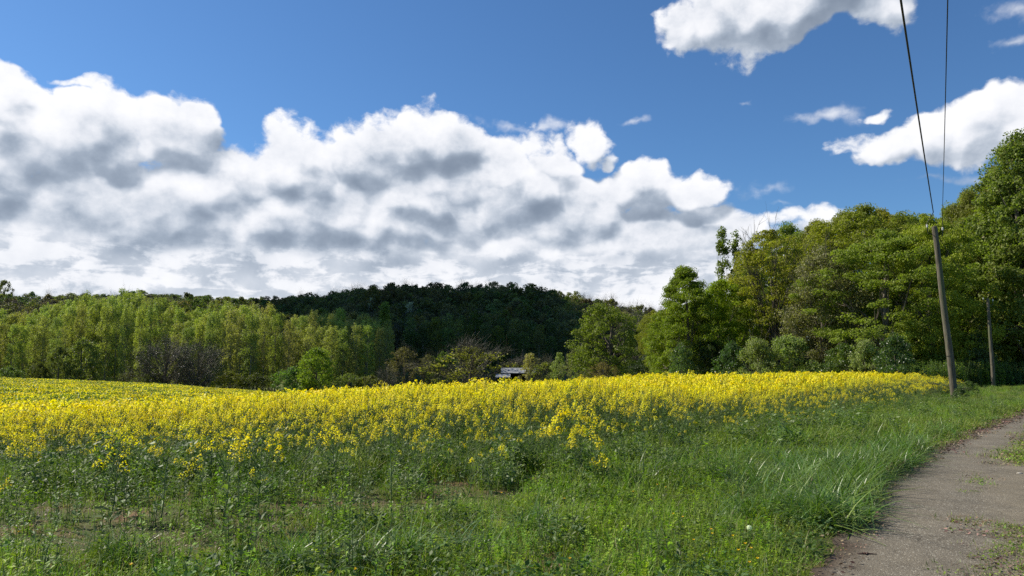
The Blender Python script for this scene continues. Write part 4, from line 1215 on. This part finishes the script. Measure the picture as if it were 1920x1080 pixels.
def lone_rape(px, base_py, top_py, seed, label, heads, flower, leafy, group=None, fl=.018):
    x, y, z = ground_px(px, base_py)
    H = at_px(px, top_py, y)[2] - z
    s, f = rape_buffers(seed, H=H, heads=heads, flower=flower, leafy=leafy, fl=fl)
    o = link('rapeseed_plant', s.mesh('rapeseed_plant', [M['stem'], M['rapeleaf']]), None, (x, y, z))
    tag(o, label, 'rapeseed plant', group)
    for k in range(len(f.Q)):
        g = G(); g.V, g.Q, g.M, g.T, g.S, g.n = [f.V[k]], [f.Q[k] - f.Q[k].min()], [f.M[k]], [f.T[k]], [f.S[k]], len(f.V[k])
        link('flower_head', g.mesh('flower_head', [M['petal']]), o)
lone_rape(416, 1000, 808, 201, 'tall dark stemmed rapeseed plant with few flowers, left one of the two before the crop', 9, .5, 1.5)
lone_rape(478, 996, 790, 204, 'tall leafy rapeseed plant, right one of the two before the crop', 10, .8, 1.9)
lone_rape(733, 962, 785, 203, 'thin flowerless rapeseed stalk standing alone in the dry patch', 6, .15, 1.0)
lone_rape(620, 930, 800, 206, 'leafy rapeseed plant left of the flowerless stalk', 9, .7, 1.3)
for q, (px, b, t) in enumerate(((1062, 908, 765), (1092, 912, 798), (1118, 905, 806), (1078, 890, 752), (1104, 885, 775), (1128, 915, 850), (1040, 890, 790))):
    lone_rape(px, b, t, 210 + q, 'branching yellow rapeseed plant in the clump standing forward of the crop edge', 9, .85, .9, 'clump of rapeseed plants forward of the crop', fl=.021)
def sparse_rape():
    rng = np.random.default_rng(91)
    for q in range(58):
        px, b = rng.uniform(0, 1180), 872 + 120 * rng.uniform() ** 1.5
        if 600 < px and b > 950: continue
        x, y, z = ground_px(px, b); s_, f_ = RAPE_BUF[int(rng.integers(1, 8))]
        o = link('rapeseed_plant', s_, None, (x, y, z)); k = rng.uniform(.45, .85)
        o.scale = (k, k, k); o.rotation_euler = (rng.normal(0, .12), rng.normal(0, .12), rng.uniform(0, 6.3))
        tag(o, 'small stray rapeseed plant on the thin ground in front of the crop', 'rapeseed plant', 'stray rapeseed plants in front of the crop')
        link('blossom', f_, o)
sparse_rape()
lone_rape(60, 905, 830, 230, 'low rapeseed plant with drooping yellow heads at the left edge', 11, 1.0, 1.0, fl=.021)
lone_rape(8, 945, 900, 231, 'short yellow flowered plant cut by the left edge of the picture', 5, 1.0, 1.0)
lone_rape(300, 985, 870, 232, 'flowerless rapeseed stalk with few leaves in the thin ground at the left', 7, .0, .5)
lone_rape(205, 985, 855, 233, 'short leafy rapeseed plant in the thin ground at the left', 6, .2, 1.6)

# ------------------------------------------------------------------ verge: grass, herbs, straw
KINDS = ['turf', 'turf', 'lush', 'lush', 'herb', 'herb', 'darkherb', 'long', 'long', 'mid', 'mid', 'dry', 'dry', 'litter', 'weed', 'weedbroad', 'weedbroad', 'tallweed', 'tallweed', 'soil']
PM = [plant_mesh(k, 300 + i) for i, k in enumerate(KINDS)]
IDX = {}
for i, k in enumerate(KINDS): IDX.setdefault(k, []).append(i)

def pick(rng, kinds):
    out = np.zeros(len(kinds), int)
    for i, k in enumerate(kinds):
        out[i] = IDX[k][rng.integers(len(IDX[k]))]
    return out

def path_dist(x, y):
    """signed distance to the left edge of the path, positive on the verge"""
    sl = (path_x(y + .5) - path_x(y - .5))
    return (path_x(y) - x) / np.sqrt(1 + sl * sl)

def verge():
    rng = np.random.default_rng(41)
    P = []
    def fan(ya, yb, step):
        for y in np.arange(ya, yb, step):
            xs = np.arange(-.80 * y - 1, min(.80 * y + 1, path_x(y) + .3), step)
            P.append(np.stack([xs + rng.normal(0, step * .35, len(xs)), y + rng.normal(0, step * .35, len(xs))], 1))
    fan(3.0, 8.0, .17); fan(8.0, 13.0, .22); fan(13.0, 30.0, .34); fan(30, 62, .6)
    A = np.concatenate(P); x, y = A[:, 0], A[:, 1]
    pd = path_dist(x, y); d = y - edge_y(x)
    rag = vnoise(x, y, 2.2, 50) * .35 - .10
    keep = (pd > rag) & ((d < 7) | (y > 34))
    keep &= ~((d > 1.5) & (rng.uniform(0, 1, len(x)) < .35))
    A, x, y, pd, d = A[keep], x[keep], y[keep], pd[keep], d[keep]
    px = 960 + F * x / y
    n1 = vnoise(x, y, 1.1, 60); n2 = vnoise(x, y, 2.7, 61); n3 = vnoise(x, y, .5, 62)
    r = rng.uniform(0, 1, len(x))
    kinds = []; sc = np.ones(len(x))
    dry = .62 * n1 + .38 * n2 + .10 * (np.clip((900 - px) / 900, -1, 1)) + np.where((y > 6.2) & (y < 9.8) & (px < 1000), .06, 0) - np.where(px > 1120, .22, 0) - np.where(y < 5.9, .04, 0)
    for i in range(len(x)):
        if y[i] < 13.5:
            if pd[i] < .14: k = 'litter' if r[i] < .45 else 'turf'; sc[i] = .7
            elif 1100 < px[i] and pd[i] < 1.5 and 7.6 < y[i] < 12.5 and .35 + .65 * r[i] > .5 and n2[i] > .52:
                k = 'long'; sc[i] = rng.uniform(.6, 1.0)
            elif pd[i] < .9 and y[i] < 7.5: k = 'herb' if r[i] < .35 else ('lush' if r[i] < .75 else 'darkherb')
            elif dry[i] > .64: k = 'soil' if r[i] < .45 else ('dry' if r[i] < .88 else 'tallweed')
            elif dry[i] > .545: k = 'dry' if r[i] < .42 else ('turf' if r[i] < .9 else 'tallweed')
            elif px[i] > 800 - 60 * (y[i] - 7):
                k = 'lush' if r[i] < .40 else ('herb' if r[i] < .40 + .45 * (n2[i] > .5) else ('darkherb' if r[i] > .93 else ('tallweed' if r[i] > .87 else ('mid' if n3[i] > .6 and r[i] > .7 else 'turf'))))
            else: k = 'turf' if r[i] < .46 else ('lush' if r[i] < .66 else ('dry' if r[i] < .78 else ('herb' if r[i] < .87 else ('darkherb' if r[i] < .92 else 'tallweed'))))
            if d[i] > -1.2 and r[i] < .22: k = 'weedbroad'; sc[i] = rng.uniform(.5, .9)
            if d[i] > .3: k = ('weedbroad', 'mid', 'tallweed', 'lush', 'mid')[int(r[i] * 4.99)]; sc[i] = rng.uniform(.8, 1.2)
        else:
            if pd[i] < .25: k = 'turf'; sc[i] = 1.2
            elif d[i] > -1.8: k = 'weedbroad' if r[i] < .3 else 'mid'; sc[i] = 1.1
            elif n1[i] > .6: k = 'long' if r[i] < .2 else ('mid' if r[i] < .75 else 'lush')
            else: k = 'mid' if r[i] < .55 else ('herb' if r[i] < .70 else ('weedbroad' if r[i] < .8 else ('tallweed' if r[i] < .93 else 'darkherb')))
            sc[i] *= 1.0 if y[i] < 20 else (.8 if y[i] < 27 else .62)
        kinds.append(k)
    idx = pick(rng, kinds)
    sc *= rng.uniform(.75, 1.25, len(x)) * (1 + .25 * (n3 - .5))
    rot = np.stack([rng.normal(0, .07, len(x)), rng.normal(0, .07, len(x)), rng.uniform(0, 6.3, len(x))], 1)
    hs = np.where(pd < .5, .8, 1.0)
    scatter('grass', np.stack([x, y, hgt(x, y)], 1), rot, np.stack([sc, sc, sc * hs], 1), idx, PM, 'grass, herbs and dry patches of the verge between path and crop')
    print('verge', len(x))
verge()

def lean_tussock():
    """long glossy grass leaning over the path"""
    rng = np.random.default_rng(55)
    P = []
    for q in range(260):
        if q < 185:
            y = rng.uniform(7.2, 13.5); x = path_x(y) - abs(rng.normal(.30, .38)) - .02
        else:
            px, py = rng.choice([1330, 1400, 1470, 1560]) + rng.normal(0, 40), rng.uniform(850, 930)
            x, y, _ = ground_px(px, py)
        P.append((x, y, h1(x, y)))
    for px, py in ((200, 1050), (230, 1062), (700, 1068), (740, 1050), (1250, 900), (1290, 880), (560, 1075), (1010, 1000), (890, 1040)):
        for q in range(4):
            x, y, z = ground_px(px + rng.normal(0, 14), py + rng.normal(0, 5)); P.append((x, y, z))
    P = np.array(P); n = len(P)
    rot = np.stack([rng.normal(.0, .12, n), rng.normal(.22, .22, n), rng.normal(0, 1.3, n)], 1)
    idx = rng.integers(0, 2, n)
    s = rng.uniform(.45, 1.12, n)
    scatter('long_grass', P, rot, np.stack([s * 1.2, s * 1.2, s], 1), idx, [PM[IDX['long'][0]], PM[IDX['long'][1]]], 'long glossy grass leaning over the path edge and in tufts across the verge')
lean_tussock()

def path_side():
    rng = np.random.default_rng(66); P = []; K = []
    for y in np.arange(3, 40, .1):
        n = 12 if y < 14 else 8
        for _ in range(n):
            o_ = rng.normal(1.42, .22) if rng.uniform() < .6 else rng.uniform(1.3, 3.6)
            if vnoise(np.array([y]), np.array([o_]), 1.3, 9)[0] < .30: continue
            sl = path_x(y + .4) - path_x(y - .4); sl /= .8; nr = sqrt(1 + sl * sl)
            P.append((path_x(y) + o_ / nr, y - sl * o_ / nr, .03)); K.append('weed' if rng.uniform() < .6 else ('dry' if rng.uniform() < .7 else 'litter'))
        if rng.uniform() < .75:      # dead leaves along the verge edge
            o_ = abs(rng.normal(.06, .10)); nr = 1.25
            P.append((path_x(y) + o_ / nr, y - .8 * o_ / nr, .022)); K.append('litter')
    P = np.array(P); n = len(P)
    s = rng.uniform(.5, 1.2, n); s = np.where(P[:, 1] > 12, s * 1.6, s)
    s3 = np.stack([s, s, s], 1)
    scatter('path_weeds', P, rng.uniform(0, 6.3, n), s3, pick(rng, K), PM, 'thin weeds and dead leaves along both sides of the path')
    P = []
    for _ in range(2600):
        y = 3.5 + 12 * rng.uniform() ** 1.3; o_ = rng.uniform(.1, 3.2)
        sl = path_x(y + .4) - path_x(y - .4); sl /= .8; nr = sqrt(1 + sl * sl)
        P.append((path_x(y) + o_ / nr, y - sl * o_ / nr, .026))
    P = np.array(P); n = len(P); g = G()
    V = np.array([[1, 0, 0], [.3, .9, 0], [-.8, .6, 0], [-.7, -.7, 0], [.4, -.9, 0], [.2, 0, .7], [-.3, .1, .65]], float)
    g.add(V, [[0, 1, 6, 5], [1, 2, 6, 6], [2, 3, 6, 6], [3, 4, 5, 6], [4, 0, 5, 5]][:1] + [[3, 4, 5, 6]], 0, .5)
    g.add(V, [[1, 2, 3, 6]], 0, .5); g.add(V, [[4, 0, 5, 3]], 0, .5)
    st = g.mesh('grit_stone', [rough_mat('grit', (.14, .12, .095), (.30, .27, .22), 3, bump=0)])
    s = .003 + .006 * rng.uniform(0, 1, n) ** 3
    scatter('gravel', P, rng.uniform(0, 6.3, n), s, np.zeros(n, int), [st], 'loose grit on the path')
path_side()

# ------------------------------------------------------------------ buttercups, dandelion clock, twig and stones
def buttercup(px, py, size, label, group=None):
    x, y, z = ground_px(px, py, .20)
    H = .20
    rng = np.random.default_rng(int(px * 3 + py))
    o = bpy.data.objects.new('buttercup', None); COL.objects.link(o); o.location = (x, y, z)
    tag(o, label, 'flower', group)
    g = G(); l = rng.normal(0, .02, 2)
    g.tube([(l[0] - .02, l[1], -.01), (l[0] * .3, l[1] * .5, .1), (0, 0, H)], [.002, .0017, .0015], 4, 0, .5)
    small_leaves(g, rng, 5, .04, .03, .1, .03, .5, 0)
    link('stem', g.mesh('stem', [M['stem']]), o)
    g = G()
    for k in range(5):
        a = k * 2 * pi / 5 + .3; d = np.array([cos(a), sin(a), 0]); e = np.array([-sin(a), cos(a), 0]); c = np.array([0, 0, H])
        g.quads(np.array([[c + d * .002, c + d * size * .6 + e * size * .45 + [0, 0, size * .35], c + d * size + [0, 0, size * .75], c + d * size * .6 - e * size * .45 + [0, 0, size * .35]]]), 0, rng.uniform(.2, .8))
    g.tube([(0, 0, H), (0, 0, H + size * .35)], [size * .3, size * .12], 6, 0, .1)
    link('petals', g.mesh('petals', [M['gold']]), o)
BC = [(1068, 1048), (1280, 970), (1220, 938), (1335, 1001), (1374, 1006), (1397, 1020), (1408, 1029), (1384, 1033), (1420, 1048), (1405, 1055), (1232, 909), (1248, 914), (1132, 913), (1058, 935), (1262, 964), (1187, 922), (1333, 993), (1300, 1013), (940, 925)]
for px, py in ((618, 1075), (665, 1069)):
    buttercup(px, py, .019, 'large golden buttercup at the bottom edge, ' + ('left' if px < 640 else 'right') + ' one of the close pair')
buttercup(245, 1060, .017, 'orange yellow buttercup low in the thin turf at the left')
buttercup(35, 998, .015, 'small yellow flower in the thin turf at the lower left edge')
for px, py in BC:
    buttercup(px + .001, py, .0135, 'small golden buttercup in the lush grass beside the path', 'buttercups in the grass beside the path')

def dandelion():
    x, y, z = ground_px(1405, 990, .2); rng = np.random.default_rng(2)
    o = bpy.data.objects.new('dandelion_clock', None); COL.objects.link(o); o.location = (x, y, z)
    tag(o, 'white dandelion seed head above the grass near the path', 'flower')
    g = G(); g.tube([(.03, 0, -.01), (.01, 0, .1), (0, 0, .18)], [.0025, .002, .002], 5); link('stem', g.mesh('stem', [M['stem']]), o)
    g = G(); d = norm(rng.normal(size=(240, 3))); C = np.array([0, 0, .2]) + d * .021
    g.quads(leaf_quads(C, norm(d + rng.normal(0, .4, d.shape)), .010, .006, rng), 0, rng.uniform(0, 1, 240))
    g.tube([(0, 0, .182), (0, 0, .2), (0, 0, .218)], [.004, .017, .004], 8, 0, .7)
    link('seed_ball', g.mesh('seed_ball', [leaf_mat('seed_fluff', (.6, .6, .56), (.8, .8, .76), trans=.4)]), o)
    x, y, z = ground_px(1396, 1025, .0)
    g = G(); g.tube([(0, 0, 0), (.015, .01, .14), (.03, .0, .26)], [.003, .0025, .001], 5, 0, .6)
    tag(link('dry_stalk', g.mesh('dry_stalk', [M['straw']]), None, (x, y, z)), 'pale dry stalk beside the dandelion seed head', 'stalk')
dandelion()

def litter_things():
    rng = np.random.default_rng(8)
    x, y, z = ground_px(1625, 1046); g = G()
    g.tube([(-.075, .005, .03), (-.02, -.004, .034), (.03, .004, .03), (.085, -.012, .03)], [.003, .007, .006, .002], 6, 0, .3)
    for k in range(9):
        c = np.array([rng.uniform(-.07, .07), rng.normal(0, .008), .036]); g.quads(leaf_quads(c[None], norm(rng.normal(0, .5, (1, 3)) + [0, 0, 1]), .03, .014, rng), 0, rng.uniform(.2, 1))
    tag(link('dry_twig', g.mesh('dry_twig', [M['litter']]), None, (x, y, z)), 'short brown dry twig with curled leaves lying on the path', 'twig')
    for q, (px, py, r, lab) in enumerate(((1773, 941, .014, 'small dark stone on the middle of the path'), (1787, 1074, .016, 'pale pebble at the bottom edge of the path'), (1697, 1028, .010, 'tiny dark pebble right of the dry twig'), (1912, 892, .035, 'flat pale stone among the weeds at the right border'))):
        x, y, z = ground_px(px, py); g = G()
        zz = np.linspace(-1, 1, 6)
        g.tube([(0, 0, .02 + r * .5 + r * .6 * k) for k in zz], [r * max(.08, sqrt(1 - k * k)) * rng.uniform(.85, 1.1) for k in zz], 8)
        M.setdefault('stone%d' % (q % 2), rough_mat('stone', ((.05, .045, .04), (.3, .27, .22))[q % 2], ((.09, .08, .07), (.42, .38, .32))[q % 2], 40))
        o = tag(link('stone', g.mesh('stone', [M['stone%d' % (q % 2)]]), None, (x, y, z)), lab, 'stone'); o.scale = (1.2, .9, .8)
litter_things()
